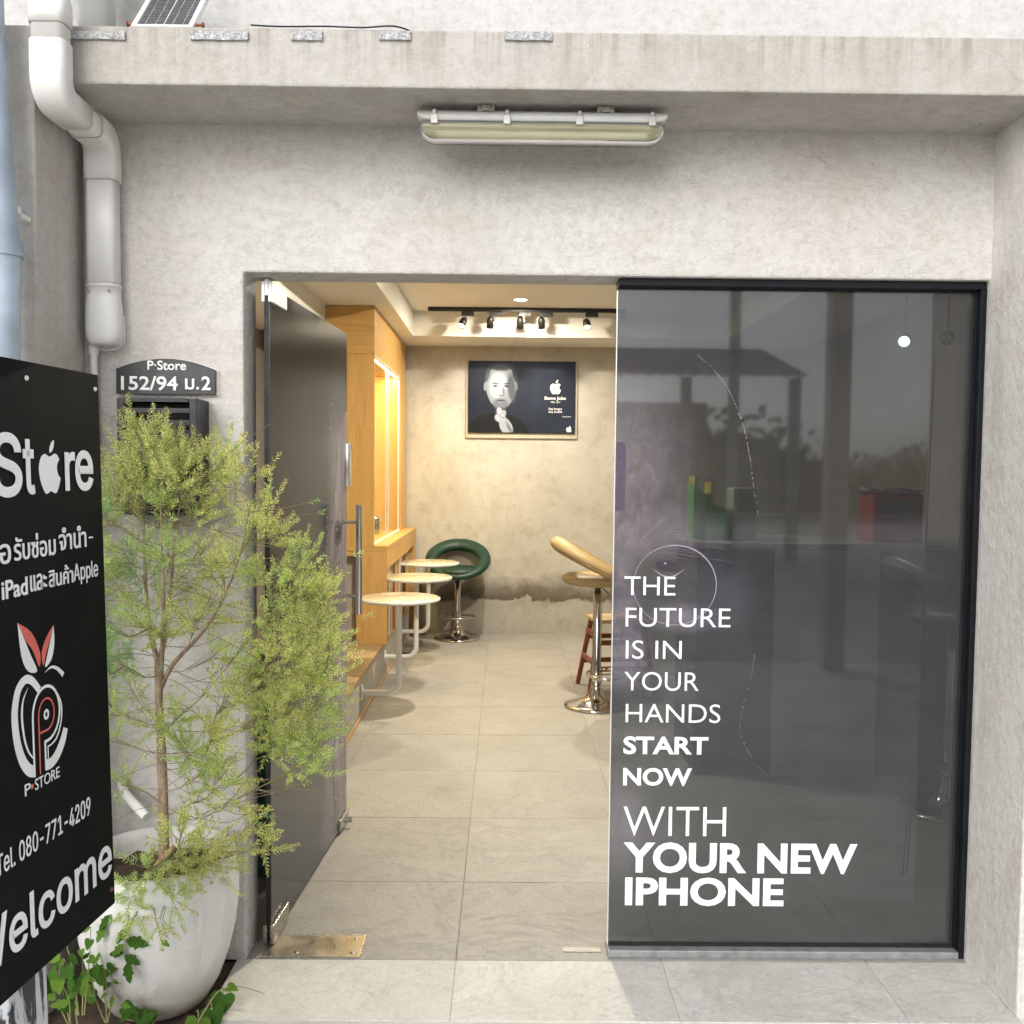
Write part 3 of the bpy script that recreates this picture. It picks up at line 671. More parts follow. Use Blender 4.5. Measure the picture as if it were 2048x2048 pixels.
# printed portrait marks on the film: round spectacle lens, eye, whiskers
M['ink_pale'] = plain('pale_lilac_ink', (.30, .28, .33), .5, var=.2, scale=60)
M['ink_dark'] = plain('dark_violet_ink', (.03, .026, .035), .5, var=.2)
M['ink_mid'] = plain('violet_grey_ink', (.14, .12, .155), .5, var=.3, scale=40)
M['ink_purple'] = plain('purple_ink', (.085, .055, .10), .5, var=.2, scale=60)
def flat(poly, y):
    n = len(poly); ar = sum(poly[i][0]*poly[(i+1) % n][1]-poly[(i+1) % n][0]*poly[i][1] for i in range(n))
    return MB().add([(a, y, b) for a, b in (poly if ar > 0 else poly[::-1])], [tuple(range(n))])
def ell(cx_, cz_, a, b, rot=0, n=28):
    c, s_ = math.cos(R(rot)), math.sin(R(rot)); return [(cx_+a*math.cos(2*math.pi*k/n)*c-b*math.sin(2*math.pi*k/n)*s_, cz_+a*math.cos(2*math.pi*k/n)*s_+b*math.sin(2*math.pi*k/n)*c) for k in range(n)]
rc = (wx(.546), wz(1.191))
ring = [(rc[0]+.132*math.cos(R(a)), rc[1]+.127*math.sin(R(a)), .0018+.0022*max(0, math.sin(R(a)*1.0+.6))) for a in range(0, 361, 6)]
part('lens_print', MB().ribbon(ring, YT+.0003), 'ink_pale', win, world=win)
mb = flat(ell(rc[0]-.024, rc[1]+.060, .040, .018, -6), YT+.0003)
part('eye_print', mb, 'ink_dark', win, world=win)
part('eye_print', flat(ell(rc[0]-.032, rc[1]+.069, .0045, .0038), YT+.0001), 'ink_pale', win, world=win)
part('eye_print', MB().ribbon([(rc[0]-.07+.1*t_, rc[1]+.052-.026*math.sin(math.pi*t_), .004*math.sin(math.pi*t_)+.0006) for t_ in [k/12 for k in range(13)]], YT+.0002), 'ink_pale', win, world=win)
mb = MB()
for k in range(150):
    x = random.gauss(.43, .09); z = random.uniform(.62, 1.0)
    if x < .352 or x > .75: continue
    a = random.gauss(-1.0, .5); L = random.uniform(.012, .035)
    mb.ribbon([(x, z, .0003), (x+L*.5*math.cos(a), z+L*.5*math.sin(a), .0011), (x+L*math.cos(a)+.004, z+L*math.sin(a), .0003)], YT+.0002)
o = part('whisker_print', mb, 'ink_mid', win, world=win); o['kind'] = 'stuff'
mb = MB()
for k in range(26):
    x = .36+random.uniform(0, .30); z = 1.34+random.uniform(-.05, .05)-(x-.36)*.12; L = random.uniform(.05, .14)
    mb.ribbon([(x, z, .0003), (x+L*.5, z-L*.06, .0013), (x+L, z-L*.16, .0003)], YT+.0002)
o = part('wrinkle_print', mb, 'ink_mid', win, world=win); o['kind'] = 'stuff'
part('bar_print', MB().prism([(a, b) for a, b in [(.349, 1.43), (.372, 1.43), (.378, 1.44), (.378, 1.635), (.370, 1.645), (.349, 1.645)]], YT+.0001, YT+.0003), 'ink_purple', win, world=win)
# pale broken outline running down the printed face
def dashes(path, y, wd=.0022):
    mb = MB()
    for i in range(len(path)-1):
        if random.random() < .3: continue
        a, b = path[i], path[i+1]; q = random.uniform(.3, 1)
        mb.ribbon([(a[0], a[1], wd*.4), ((a[0]*2+b[0])/3+random.uniform(-.002, .002), (a[1]*2+b[1])/3, wd*random.uniform(.5, 1.4)), (a[0]+(b[0]-a[0])*q, a[1]+(b[1]-a[1])*q, wd*.3)], y)
    return mb
part('outline_print', dashes(crspline([(.60, 1.92), (.68, 1.84), (.74, 1.72), (.77, 1.60), (.785, 1.50), (.80, 1.42)], 12), YT+.0002), 'ink_pale', win, world=win)
part('outline_print', dashes(crspline([(.80, .98), (.79, .90), (.765, .80), (.76, .72), (.80, .64), (.86, .57)], 9), YT+.0002, .0014), 'ink_pale', win, world=win)

# ------------------------------------------------------------------ glass door, standing open
HNG = (-.756, .085)
dang = math.atan2(1.096, .066)
dr = thing('glass_door', 'dark filmed glass door standing open into the shop', 'door', (HNG[0], HNG[1], 0), dang)
part('pane', MB().box(.004, 1.098, -.005, .005, .014, 2.128), 'door_film', dr)
part('edge_seal', MB().box(-.0035, .0038, -.008, .008, .05, 2.10), 'black_gasket', dr)
part('top_patch', MB().box(-.004, .165, -.017, -.0052, 2.075, 2.138, .002).box(-.004, .165, .0052, .017, 2.075, 2.138, .002).box(-.0045, .03, -.0045, .0045, 2.095, 2.145), 'satin', dr)
part('bottom_patch', MB().box(-.006, .165, -.018, -.0052, .006, .068, .002).box(-.006, .165, .0052, .018, .006, .068, .002), 'steel', dr)
part('lock_patch', MB().box(.945, 1.104, -.016, -.0052, .012, .062, .002).box(.945, 1.104, .0052, .016, .012, .062, .002), 'steel', dr)
part('lock_knob', MB().tube([(1.03, -.017, .036), (1.03, -.040, .036)], .011, 12).tube([(1.03, -.042, .024), (1.03, -.042, .050)], .004, 8).tube([(1.03, .017, .036), (1.03, .034, .036)], .011, 12), 'chrome', dr)
hd = part('handle', MB().tube([(1.01, -.078, .935), (1.01, -.078, 1.40)], .0135, 20), 'handle', dr)
for z in (1.012, 1.325):
    part('standoff', MB().tube([(1.01, -.007, z), (1.01, -.072, z)], .0075, 12).tube([(1.01, -.0054, z), (1.01, -.010, z)], .012, 12), 'chrome', hd)
h2 = part('handle', MB().tube([(1.01, .078, .935), (1.01, .078, 1.40)], .0135, 20), 'chrome', dr)
for z in (1.012, 1.325):
    part('standoff', MB().tube([(1.01, .007, z), (1.01, .072, z)], .0075, 12), 'chrome', h2)
part('latch_plate', MB().box(1.072, 1.116, -.022, .022, 1.475, 1.665, .008, seg=3), 'handle', dr)
_t = NT('pale_grey_ink'); _v = _t.coord(scale=(26, 26, 2.6)); _n = _t.noise(_v, 1.2, 5, .65, 1.0); M['ink_door'] = _t.set(color=_t.ramp(_n, [(.3, (.07, .06, .075)), (.55, (.24, .215, .25)), (.8, (.50, .47, .52))]), rough=.3)
dl = crspline([(.86, 1.86), (.80, 1.72), (.77, 1.55), (.76, 1.40), (.745, 1.28), (.76, 1.16), (.79, 1.06)], 10)
part('outline_print', dashes(dl, -.0056, .011), 'ink_pale', dr)
part('cheek_print', flat(crspline([(1.095, 1.80), (1.0, 1.76), (.93, 1.62), (.89, 1.46), (.875, 1.36), (.83, 1.30), (.815, 1.20), (.83, 1.08), (.86, .96), (.90, .88), (1.095, .90)], 4), -.0054), 'ink_door', dr)
part('eye_print', flat(ell(.93, 1.285, .075, .055), -.0056), 'ink_mid', dr)
part('eye_print', flat(ell(.93, 1.288, .045, .030), -.0058), 'ink_dark', dr)
part('eye_print', flat(ell(.915, 1.30, .012, .007), -.006), 'ink_pale', dr)
lp = [(.90, .07), (.862, .20), (.85, .36), (.885, .44), (.875, .56), (.91, .64), (.905, .74), (.935, .86), (1.095, .90), (1.095, .065)]
part('collar_print', flat(lp, -.0056), 'ink_door', dr)
mb = MB()
for k in range(120):
    x = random.uniform(.80, 1.08); z = random.uniform(.86, 1.26); a = R(random.gauss(-80, 18)); L = random.uniform(.03, .09)
    mb.ribbon([(x, z, .0004), (x+L*.5*math.cos(a), z+L*.5*math.sin(a), .0022), (x+L*math.cos(a)+.006, z+L*math.sin(a), .0004)], -.0057)
o = part('whisker_print', mb, 'ink_pale', dr); o['kind'] = 'stuff'

fp = thing('floor_hinge', 'polished steel floor hinge plate set in the threshold', 'floor hinge', (-.606, .078, 0))
M['brassy'] = None
t_ = NT('scuffed_steel_plate'); v_ = t_.coord(); n_ = t_.noise(v_, 9, 5, .6, .6); M['brassy'] = t_.set(color=t_.ramp(n_, [(.3, (.26, .22, .165)), (.7, (.44, .39, .31))]), metal=.75, rough=t_.ramp(n_, [(.3, .22), (.7, .45)]))
part('cover_plate', MB().box(-.154, .154, -.068, .068, .0006, .0035, .001), 'brassy', fp)
part('trim', MB().box(-.158, .158, -.072, -.0685, .0006, .005).box(-.158, .158, .0685, .072, .0006, .005).box(.1545, .158, -.0684, .0684, .0006, .005), 'steel', fp)
for x, y in ((.07, .0), (.13, .045), (.13, -.045), (-.05, -.045)): part('screw', MB().lathe([(.0, .0055), (.007, .0052), (.008, .0036)], 12, (x, y, 0)), 'steel', fp)
solo('strike_plate', MB().box(.20, .325, .052, .079, .0006, .0035, .0012).box(.235, .29, .060, .070, .0036, .0048), plain('dull_strike_metal', (.45, .42, .37), .5, .3), 'small metal strike plate in the floor beside the window', 'strike plate')

# ------------------------------------------------------------------ interior: platform, cabinet
be = thing('bench_platform', 'low grey platform bench with tan wooden top along the left wall', 'bench', (-1.3, 3.8, 0))
part('body', MB().box(-1.748, -.883, 1.55, 5.985, .0, .2545, .003), plaster('bench_concrete', (.40, .38, .35), (.50, .48, .45), (.36, .31, .25), seed=30, bump=.2), be, world=be)
part('top_board', MB().box(-1.749, -.874, 1.545, 5.99, .2552, .286, .004), 'bench_top', be, world=be)
part('base_reflection', MB().box(-.8826, -.876, 1.56, 5.98, .002, .02), 'oak', be, world=be)  # added oak strip stands in for an orange reflection along the bench foot

cb = thing('display_cabinet', 'orange oak display cabinet with lit glass niche on the platform', 'cabinet', (-1.3, 4.9, .286))
part('upper_panel', MB().box(-1.50, -.934, 3.87, 6.0, 2.362, 2.698, .002), 'oak_h', cb, world=cb)
part('front_panel', MB().box(-1.50, -.934, 3.871, 3.90, 1.002, 2.358, .002), 'oak', cb, world=cb)
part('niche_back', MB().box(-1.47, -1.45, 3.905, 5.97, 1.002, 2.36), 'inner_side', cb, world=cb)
part('niche_end', MB().box(-1.449, -.940, 5.58, 5.61, 1.002, 2.361, .002), 'oak', cb, world=cb)
part('corner_post', MB().box(-.985, -.934, 5.612, 6.066, 1.002, 2.3615, .002), 'oak', cb, world=cb)
for (y0, y1, xo) in ((3.905, 4.76, -.946), (4.70, 5.578, -.956)):
    p_ = part('sliding_pane', MB().box(xo, xo+.006, y0, y1, 1.03, 2.335), 'clear_glass', cb, world=cb)
    for yy in (y0, y1-.016):
        part('rail', MB().box(xo-.003, xo+.009, yy, yy+.016, 1.012, 2.352), 'satin', p_, world=cb)
for za, zb in ((1.0025, 1.0125), (2.352, 2.3615)): part('slide_rail', MB().box(-.962, -.9342, 3.905, 5.578, za, zb), 'satin', cb, world=cb)
part('counter_top', MB().box(-1.449, -.838, 3.868, 6.04, .962, 1.0015, .003), 'oak_h', cb, world=cb)
part('apron', MB().box(-.858, -.8405, 3.90, 6.03, .835, .9615, .002), 'oak', cb, world=cb)
part('side_panel', MB().box(-1.02, -.8402, 3.870, 3.895, .287, .9615, .002), 'oak', cb, world=cb)
part('end_post', MB().box(-.92, -.8403, 5.90, 6.04, .287, .8348, .002).box(-.8825+.0005, -.8403, 5.992, 6.04, .0015, .2868), 'oak', cb, world=cb)
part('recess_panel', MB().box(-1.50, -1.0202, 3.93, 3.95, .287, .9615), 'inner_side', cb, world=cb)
part('recess_frame', MB().box(-1.06, -1.0203, 3.872, 3.929, .287, .9615).box(-1.50, -1.0605, 3.872, 3.929, .925, .9615), 'oak', cb, world=cb)
slc = ['pale_wood', 'oak', 'white_paint', 'oak', 'red_wood', 'pale_wood', 'oak', 'white_paint', 'oak', 'red_wood', 'oak', 'pale_wood', 'oak']
for k in range(13):
    y = 3.94+k*.15; part('slat', MB().box(-.90, -.872, y, y+.105, .287, .833, .003), slc[k], cb, world=cb)
part('led_strip', MB().box(-.985, -.970, 3.95, 5.55, 2.350, 2.3605), 'led', cb, world=cb)
for (y, z) in ((4.2, 1.42), (4.35, 1.20), (4.15, 1.04)):
    part('switch_plate', MB().box(-1.4495, -1.435, y, y+.13, z, z+.11, .003), 'white_paint', cb, world=cb)
for z in (1.35, 1.72, 2.08): part('board_joint', MB().box(-1.4499, -1.4485, 3.91, 5.575, z, z+.006), 'grout', cb, world=cb)
def area(name, parent, loc, rot, size, size_y, power, col, shape='RECTANGLE', spread=None):
    ld = bpy.data.lights.new(name, 'AREA'); ld.shape = shape; ld.size = size; ld.size_y = size_y; ld.energy = power; ld.color = col
    if spread: ld.spread = R(spread)
    o = bpy.data.objects.new(name, ld); COL.objects.link(o); o.parent = parent; o.location = loc; o.rotation_euler = rot; return o
area('led_light', cb, (-.98+1.3, 4.75-4.9, 2.347-.286), (0, R(12), 0), .02, 1.6, 20, (1, .72, .30))
# things in the niche
solo('glass_jar', MB().lathe([(0, 0), (.05, 0), (.055, .02), (.055, .13), (.04, .15), (.0, .152)], 20, (-1.10, 5.05, 1.002)), 'steel', 'grey jar standing in the lit cabinet niche', 'jar')
solo('paper_stack', MB().box(-1.2, -1.0, 4.02, 4.2, 1.002, 1.05, .002), 'white_paint', 'small white stack lying in the cabinet niche', 'paper stack')

# round wall tables
def round_table(y, label, r=.257):
    t = thing('round_table', label, 'table', (-.883, y, 0), 0, 'round tables fixed to the platform')
    part('table_top', MB().lathe([(0, .735), (r-.012, .735), (r-.002, .741), (r, .748), (r-.002, .755), (r-.008, .759), (0, .759)], 56, (.236, 0, 0)), 'table_top', t)
    part('edge_band', MB().lathe([(r-.0015, .738), (r+.0025, .741), (r+.0035, .748), (r+.0025, .755), (r-.0015, .7578)], 56, (.236, 0, 0)), 'white_paint', t)
    part('tube_leg', MB().tube([(.004, 0, .158), (.16, 0, .158)]+[(.16+.072*math.sin(R(a)), 0, .158+.072*(1-math.cos(R(a)))) for a in range(10, 91, 10)]+[(.232, 0, .734)], .0185, 16), 'white_paint', t)
    part('wall_flange', MB().lathe([(0, .0015), (.052, .0015), (.052, .006), (.0, .006)], 24, (0, 0, .158), axis='x'), 'white_paint', t)
    part('support_disc', MB().lathe([(0, .722), (.09, .722), (.09, .7345), (0, .7345)], 24, (.232, 0, 0)), 'white_paint', t)
    return t
round_table(2.946, 'nearest of the three round cream tables, beside the door handle', .247)
round_table(4.098, 'middle of the three round cream tables along the platform')
round_table(5.207, 'farthest round cream table, in front of the green stool')

# bar stools
def bar_stool(name, label, loc, rotz, zs, lm):
    t = thing(name, label, 'bar stool', loc, rotz, 'chrome bar stools with ring backs')
    part('base', MB().lathe([(.0, .0005), (.205, .0005), (.213, .004), (.212, .012), (.17, .022), (.12, .036), (.08, .055), (.055, .085), (.042, .12), (.034, .135), (.034, .16)], 48), 'chrome', t)
    part('column', MB().lathe([(.0295, .12), (.0295, zs-.09), (.024, zs-.085), (.024, zs-.04)], 24).lathe([(.036, .13), (.036, .165), (.03, .17)], 24), 'chrome', t)
    fr = MB().tube([(.165*math.cos(R(a)), -.06+.125*math.sin(R(a)), .212) for a in range(0, 361, 10)], .009, 8, caps=False); fr.tube([(0, -.03, .212), (0, -.185, .212)], .007, 8); fr.lathe([(.033, .195), (.037, .197), (.037, .228), (.033, .23)], 20)
    part('footrest', fr, 'chrome', t)
    part('seat_plate', MB().lathe([(0, zs-.045), (.10, zs-.045), (.11, zs-.035), (0, zs-.03)], 24), 'black_paint', t)
    part('lever', MB().tube([(-.05, -.02, zs-.05), (-.19, -.05, zs-.075)], .004, 6), 'chrome', t)
    part('seat', MB().lathe([(0, zs-.040), (.16, zs-.040), (.215, zs-.030), (.238, zs-.006), (.235, zs+.016), (.20, zs+.034), (.12, zs+.040), (0, zs+.036)], 48), lm, t)
    n, m = 64, 14; mb = MB()
    for i in range(n):
        ph = 2*math.pi*i/n; c, s_ = math.cos(ph), math.sin(ph)
        p = Vector((.243*s_, .232*c+.015, zs+.095+.125*c)); q = 2*math.pi*(i+1)/n
        d = Vector((.243*c, -.232*s_, -.125*s_)).normalized(); up = Vector((0, -.47, .88)); rad = d.cross(up).normalized(); up = rad.cross(d)
        th = .028+.022*(c*.5+.5); wd = .040+.034*(c*.5+.5)
        pinch = 1-.05*(1 if i % 16 == 0 else 0)
        for k in range(m):
            a = 2*math.pi*k/m; mb.v.append(p+rad*math.cos(a)*wd*pinch+up*math.sin(a)*th*pinch)
    for i in range(n):
        for k in range(m): mb.f.append((i*m+k, ((i+1) % n)*m+k, ((i+1) % n)*m+(k+1) % m, i*m+(k+1) % m)); mb.sm.append(True); mb.mi.append(0)
    part('ring_back', mb, lm, t)
    part('seam', MB().tube([(.243*math.sin(R(a))*1.235, .232*math.cos(R(a))*1.24+.015, zs+.085+.14*math.cos(R(a))-.01) for a in range(-110, 111, 10)], .0022, 5), lm, t)
    return t
bar_stool('bar_stool', 'dark green bar stool with ring back against the back wall', (-.427, 5.76, 0), 0, .625, 'green_leather')
bar_stool('bar_stool', 'tan bar stool with chrome base beside the edge of the dark window', (.613, 3.29, 0), R(90), .845, 'tan_leather')
bar_stool('bar_stool', 'black bar stool seen dimly through the dark window film', (2.06, 1.38, 0), R(82), .90, 'black_leather')

ws = thing('wooden_stool', 'red brown wooden stool with pale seat behind the tan stool', 'stool', (.80, 3.80, 0), R(8))
part('seat', MB().box(-.19, .19, -.15, .15, .492, .518, .006), 'pale_wood', ws)
for sx in (-1, 1):
    for sy in (-1, 1): part('leg', MB().tube([(sx*.235, sy*.19, .002), (sx*.155, sy*.12, .49)], [.017, .02], 8), 'red_wood', ws)
for z, k in ((.16, .205), (.34, .18)):
    for sy in (-1, 1): part('stretcher', MB().box(-k, k, sy*(k*.80)-.009, sy*(k*.80)+.009, z, z+.035, .003), 'red_wood', ws)
    for sx in (-1, 1): part('stretcher', MB().box(sx*k-.009, sx*k+.009, -k*.8, k*.8, z+.045, z+.08, .003), 'red_wood', ws)

# ------------------------------------------------------------------ poster on the back wall
po = thing('portrait_poster', 'dark wide poster with a black and white portrait on the back wall', 'poster', (.144, 6.03, 1.896))
part('board', MB().box(-.354, .643, 6.028, 6.049, 1.896, 2.562, .003), plain('dark_poster_print', (.020, .027, .048), .5, spec=.15, var=.45, scale=2.2), po, world=po)
part('backing_board', MB().box(-.376, .668, 6.0495, 6.0685, 1.845, 2.568, .003), plain('tan_backing_board', (.46, .42, .34), .7), po, world=po)
def PX(zx, zy): return (-.354+(zx-62)/1793*.997, 2.562-(zy-95)/1220*.666)
def pf(pts, y): return flat([PX(*p) for p in crspline(pts, 4)[:-1]], y)
def portrait_mat():
    t = NT('soft_black_and_white_portrait'); v = t.coord(); col = None
    grain = t.noise(v, 26, 4, .6)
    def blob(zx, zy, a, b, rot=0, soft=.35):
        x, z = PX(zx, zy); mp = t.n('Mapping'); mp.vector_type = 'TEXTURE'
        tc = t.n('TexCoord'); t.t.links.new(tc.outputs['Object'], mp.inputs[0])
        mp.inputs['Location'].default_value = (x-.144, 0, z-1.896); mp.inputs['Rotation'].default_value = (0, R(rot), 0)
        mp.inputs['Scale'].default_value = (a/1793*.997, 1, b/1220*.666)
        mask = t.n('VectorMath', operation='MULTIPLY'); t.t.links.new(mp.outputs[0], mask.inputs[0]); mask.inputs[1].default_value = (1, 0, 1)
        ln = t.n('VectorMath', operation='LENGTH'); t.t.links.new(mask.outputs[0], ln.inputs[0])
        return t.ramp(t.math('ADD', ln.outputs['Value'], t.math('MULTIPLY', t.math('SUBTRACT', grain, .5), .12)), [(max(0, 1-soft*.7), 1), (1, 0)], 'EASE')
    c = t.mix(t.ramp(t.noise(v, 2.5, 3), [(.3, 0), (.7, 1)]), (.013, .018, .032), (.030, .038, .062))
    L = [(540, 1330, 560, 360, 0, .10, (.012, .014, .018), 1), (610, 960, 120, 160, 0, .5, (.05, .055, .065), 1),            # jumper, neck
         (350, 520, 34, 95, 6, .4, (.30, .33, .37), 1), (868, 520, 30, 90, -6, .4, (.12, .14, .17), 1),                      # ears
         (612, 520, 262, 385, 0, .10, (.33, .36, .40), 1), (560, 500, 190, 300, 4, .7, (.62, .65, .69), .9),                 # head, lit side
         (790, 560, 95, 330, -6, .8, (.06, .07, .085), .85), (610, 190, 255, 90, 0, .55, (.05, .055, .065), .9),             # shaded side, hair
         (385, 330, 48, 150, 12, .6, (.10, .11, .13), .8), (840, 330, 48, 150, -12, .6, (.04, .045, .055), .9),
         (515, 478, 75, 17, 6, .6, (.07, .07, .08), .8), (705, 480, 75, 17, -6, .6, (.05, .05, .06), .85),                   # brows
         (515, 522, 62, 26, 0, .7, (.10, .105, .12), .75), (705, 522, 62, 26, 0, .7, (.06, .065, .075), .85),
         (515, 522, 16, 14, 0, .5, (.015, .015, .02), 1), (705, 522, 16, 14, 0, .5, (.012, .012, .016), 1),
         (655, 610, 30, 95, -6, .8, (.10, .11, .13), .7), (590, 600, 26, 100, 0, .8, (.72, .74, .77), .6), (615, 682, 60, 20, 0, .7, (.07, .075, .09), .7),
         (610, 820, 165, 120, 0, .6, (.15, .165, .19), .75), (608, 768, 82, 14, 0, .6, (.04, .042, .05), .85), (605, 795, 60, 16, 0, .7, (.34, .36, .40), .6),
         (590, 960, 52, 92, -14, .35, (.52, .55, .59), 1), (655, 990, 50, 72, 14, .4, (.40, .43, .47), 1),                  # fist under the chin
         (600, 1060, 105, 85, 10, .35, (.50, .53, .57), 1), (700, 1210, 108, 190, -28, .25, (.42, .45, .49), 1), (640, 1050, 74, 10, 12, .7, (.13, .14, .16), .8), (585, 1010, 60, 9, 8, .7, (.14, .15, .17), .8), (760, 1240, 40, 170, -28, .8, (.10, .11, .13), .7)]
    for zx, zy, a, b, rot, soft, colr, amt in L:
        m = blob(zx, zy, a, b, rot, soft); c = t.mix(t.math('MULTIPLY', m, amt), c, colr)
    c = t.mix(1.0, c, (.74, .76, .80), 'MULTIPLY')
    return t.set(color=c, rough=.5, spec=.15)
M['portrait'] = portrait_mat()
(x0, z0), (x1, z1) = PX(66, 1308), PX(1130, 100)
part('portrait_print', MB().add([(x0, 6.0274, z0), (x1, 6.0274, z0), (x1, 6.0274, z1), (x0, 6.0274, z1)], [(0, 1, 2, 3)]), 'portrait', po, world=po)
for body, a, b, c, d, bd in (('Steve Jobs', 1340, 760, 1700, 690, .03), ('1955 - 2011', 1450, 800, 1605, 772, .01), ('Stay hungry', 1410, 930, 1640, 880, .02), ('Stay foolish', 1410, 975, 1640, 935, .02), ('Steve Jobs', 1650, 1046, 1790, 1018, .01)):
    (x0, z0), (x1, z1) = PX(a, b), PX(c, d); text_fit('lettering', body, x0, x1, z0, z1, 6.0272, 'letter', po, bd, world=po)
for a, b, c, d in ((1425, 650, 1620, 405), (1708, 1295, 1805, 1185)):
    (x0, z0), (x1, z1) = PX(a, b), PX(c, d); part('emblem', apple_shape(x0, x1, z0, z1, 6.0272), 'letter', po, world=po)

# ------------------------------------------------------------------ ceiling lights
TY, TZ = 5.20, 2.915
tk = thing('track_rail', 'black track rail on the tray ceiling above the poster', 'track rail', (.2, TY, TZ))
part('rail', MB().box(-.866, .7615, -.017, .017, -.034, -.0005, .002), 'black_paint', tk)
part('end_feed', MB().box(.7605, .80, -.02, .02, -.085, -.0005, .003), 'black_paint', tk)
def spot_head(x, aim, label, lens, pw, col, ang=62):
    t = thing('spotlight', label, 'spotlight', (x, TY, TZ-.0345), 0, 'spotlights hanging from the track rail')
    part('adapter', MB().box(-.012, .095, -.017, .017, -.036, -.0005, .003), 'black_paint', t)
    part('yoke', MB().tube([(-.033, 0, -.092), (-.033, 0, -.040), (.033, 0, -.040), (.033, 0, -.092)], .0025, 6), 'steel', t)
    d = Vector(aim).normalized(); q = Vector((0, 0, 1)).rotation_difference(d)
    h = MB().lathe([(0, -.055), (.014, -.053), (.026, -.038), (.030, -.02), (.030, .045), (.026, .045), (.025, .036)], 20)
    c = Vector((0, 0, -.092)); h.v = [tuple(q @ Vector(p)+c) for p in h.v]; part('head', h, 'black_paint', t)
    l = MB().lathe([(.0, .0365), (.0248, .0365)], 20); l.v = [tuple(q @ Vector(p)+c) for p in l.v]; part('lens', l, lens, t)
    ld = bpy.data.lights.new('spot_light', 'SPOT'); ld.energy = pw; ld.color = col; ld.spot_size = R(ang); ld.spot_blend = .7; ld.shadow_soft_size = .018
    o = bpy.data.objects.new('spot_light', ld); COL.objects.link(o); o.parent = t; o.location = c+d*.055; o.rotation_euler = d.to_track_quat('-Z', 'Y').to_euler()
    return t
WARM = (1, .80, .52); WHT = (1, .95, .85)
spot_head(-.372, (-.35, -.75, -1), 'amber lit spotlight tilted left, first on the track rail', 'lamp_warm', 28, WARM)
spot_head(-.140, (-.08, .42, -1), 'second spotlight on the track, shining on the wall above the poster', 'lamp_white', 9, WHT, 135)
spot_head(.112, (0, .42, -1), 'middle spotlight on the track rail, shining on the wall', 'lamp_white', 9, WHT, 135)
spot_head(.292, (.05, .42, -1), 'fourth spotlight on the track, close beside the middle one', 'lamp_white', 9, WHT, 135)
spot_head(.674, (.05, -.75, -1), 'amber lit spotlight nearest the end of the track rail', 'lamp_warm', 28, WARM)
def downlight(x, y, label, pw=44, z=2.915, lens='lamp_warm', col=(1, .89, .70)):
    t = thing('downlight', label, 'downlight', (x, y, z), 0, 'recessed ceiling downlights')
    part('trim_ring', MB().lathe([(.052, -.0005), (.062, -.0005), (.066, -.004), (.056, -.007), (.050, -.003)], 32), 'white_paint', t)
    part('lens', MB().lathe([(0, -.0035), (.0515, -.0035)], 32), lens, t)
    area('downlight_lamp', t, (0, 0, -.012), (0, 0, 0), .09, .09, pw, col, 'DISK')
    return t
downlight(.107, 4.79, 'lit round warm downlight in the tray ceiling above the track', 38)
downlight(.107, 2.2, 'warm downlight nearer the door, glowing in the door film', 64)
def hung_spot(x, y, z, label, lens, pw):
    t = thing('hanging_spotlight', label, 'spotlight', (x, y, 2.699), 0, 'hanging spotlights behind the window'); h = z-2.699
    part('drop_rod', MB().tube([(0, 0, -.001), (0, 0, h+.05)], .006, 8).lathe([(.0, -.012), (.03, -.012), (.03, -.0005)], 16), 'black_paint', t)
    d = Vector((-.55, -1, -.35)).normalized(); q = Vector((0, 0, 1)).rotation_difference(d)
    hd_ = MB().lathe([(0, -.06), (.02, -.058), (.034, -.03), (.036, .05), (.032, .05), (.031, .04)], 20); hd_.v = [tuple(q @ Vector(p)+Vector((0, 0, h))) for p in hd_.v]; part('head', hd_, 'black_paint', t)
    ls_ = MB().lathe([(0, .041), (.0308, .041)], 20); ls_.v = [tuple(q @ Vector(p)+Vector((0, 0, h))) for p in ls_.v]; part('lens', ls_, lens, t)
    if pw:
        ld = bpy.data.lights.new('spot_light', 'SPOT'); ld.energy = pw; ld.color = (.93, .98, 1); ld.spot_size = R(110); ld.spot_blend = .8; ld.shadow_soft_size = .03
        o = bpy.data.objects.new('spot_light', ld); COL.objects.link(o); o.parent = t; o.location = Vector((0, 0, h))+d*.07; o.rotation_euler = d.to_track_quat('-Z', 'Y').to_euler()
M['lamp_glare'] = emit('lit_cool_lens', (.80, 1, .96), 7)
hung_spot(2.258, 2.5, 2.31, 'bright white spotlight glaring through the top right of the window', 'lamp_glare', 40)
hung_spot(2.50, 2.5, 2.33, 'dim spotlight beside the glaring one behind the window', 'steel', 0)

# ------------------------------------------------------------------ things behind the window film
ct = thing('shop_counter', 'pale grey counter seen through the dark window film', 'counter', (1.65, 2.2, 0))
part('front_panel', MB().box(1.37, 1.90, 1.85, 1.875, .002, 1.165, .003), plain('grey_green_laminate', (.42, .48, .47), .5), ct, world=ct)
part('body', MB().box(.98, 2.55, 1.88, 2.45, .002, 1.165, .003), plain('dark_laminate', (.09, .08, .08), .5), ct, world=ct)
part('top', MB().box(.95, 2.58, 1.84, 2.48, 1.168, 1.198, .004), plain('grey_counter_top', (.3, .29, .29), .3), ct, world=ct)
bx = thing('magazine_box', 'green and yellow open box on the counter behind the film', 'box', (1.07, 2.1, 1.199))
part('body', MB().prism([(-.09, 0), (.09, 0), (.09, .16), (.02, .18), (-.06, .27), (-.09, .29)], -.09, .09), plain('green_card', (.16, .45, .07), .6), bx)
part('divider', MB().box(-.085, -.06, -.085, .085, .29, .33).box(.0, .02, -.085, .085, .18, .30), plain('yellow_card', (.62, .47, .05), .6), bx)
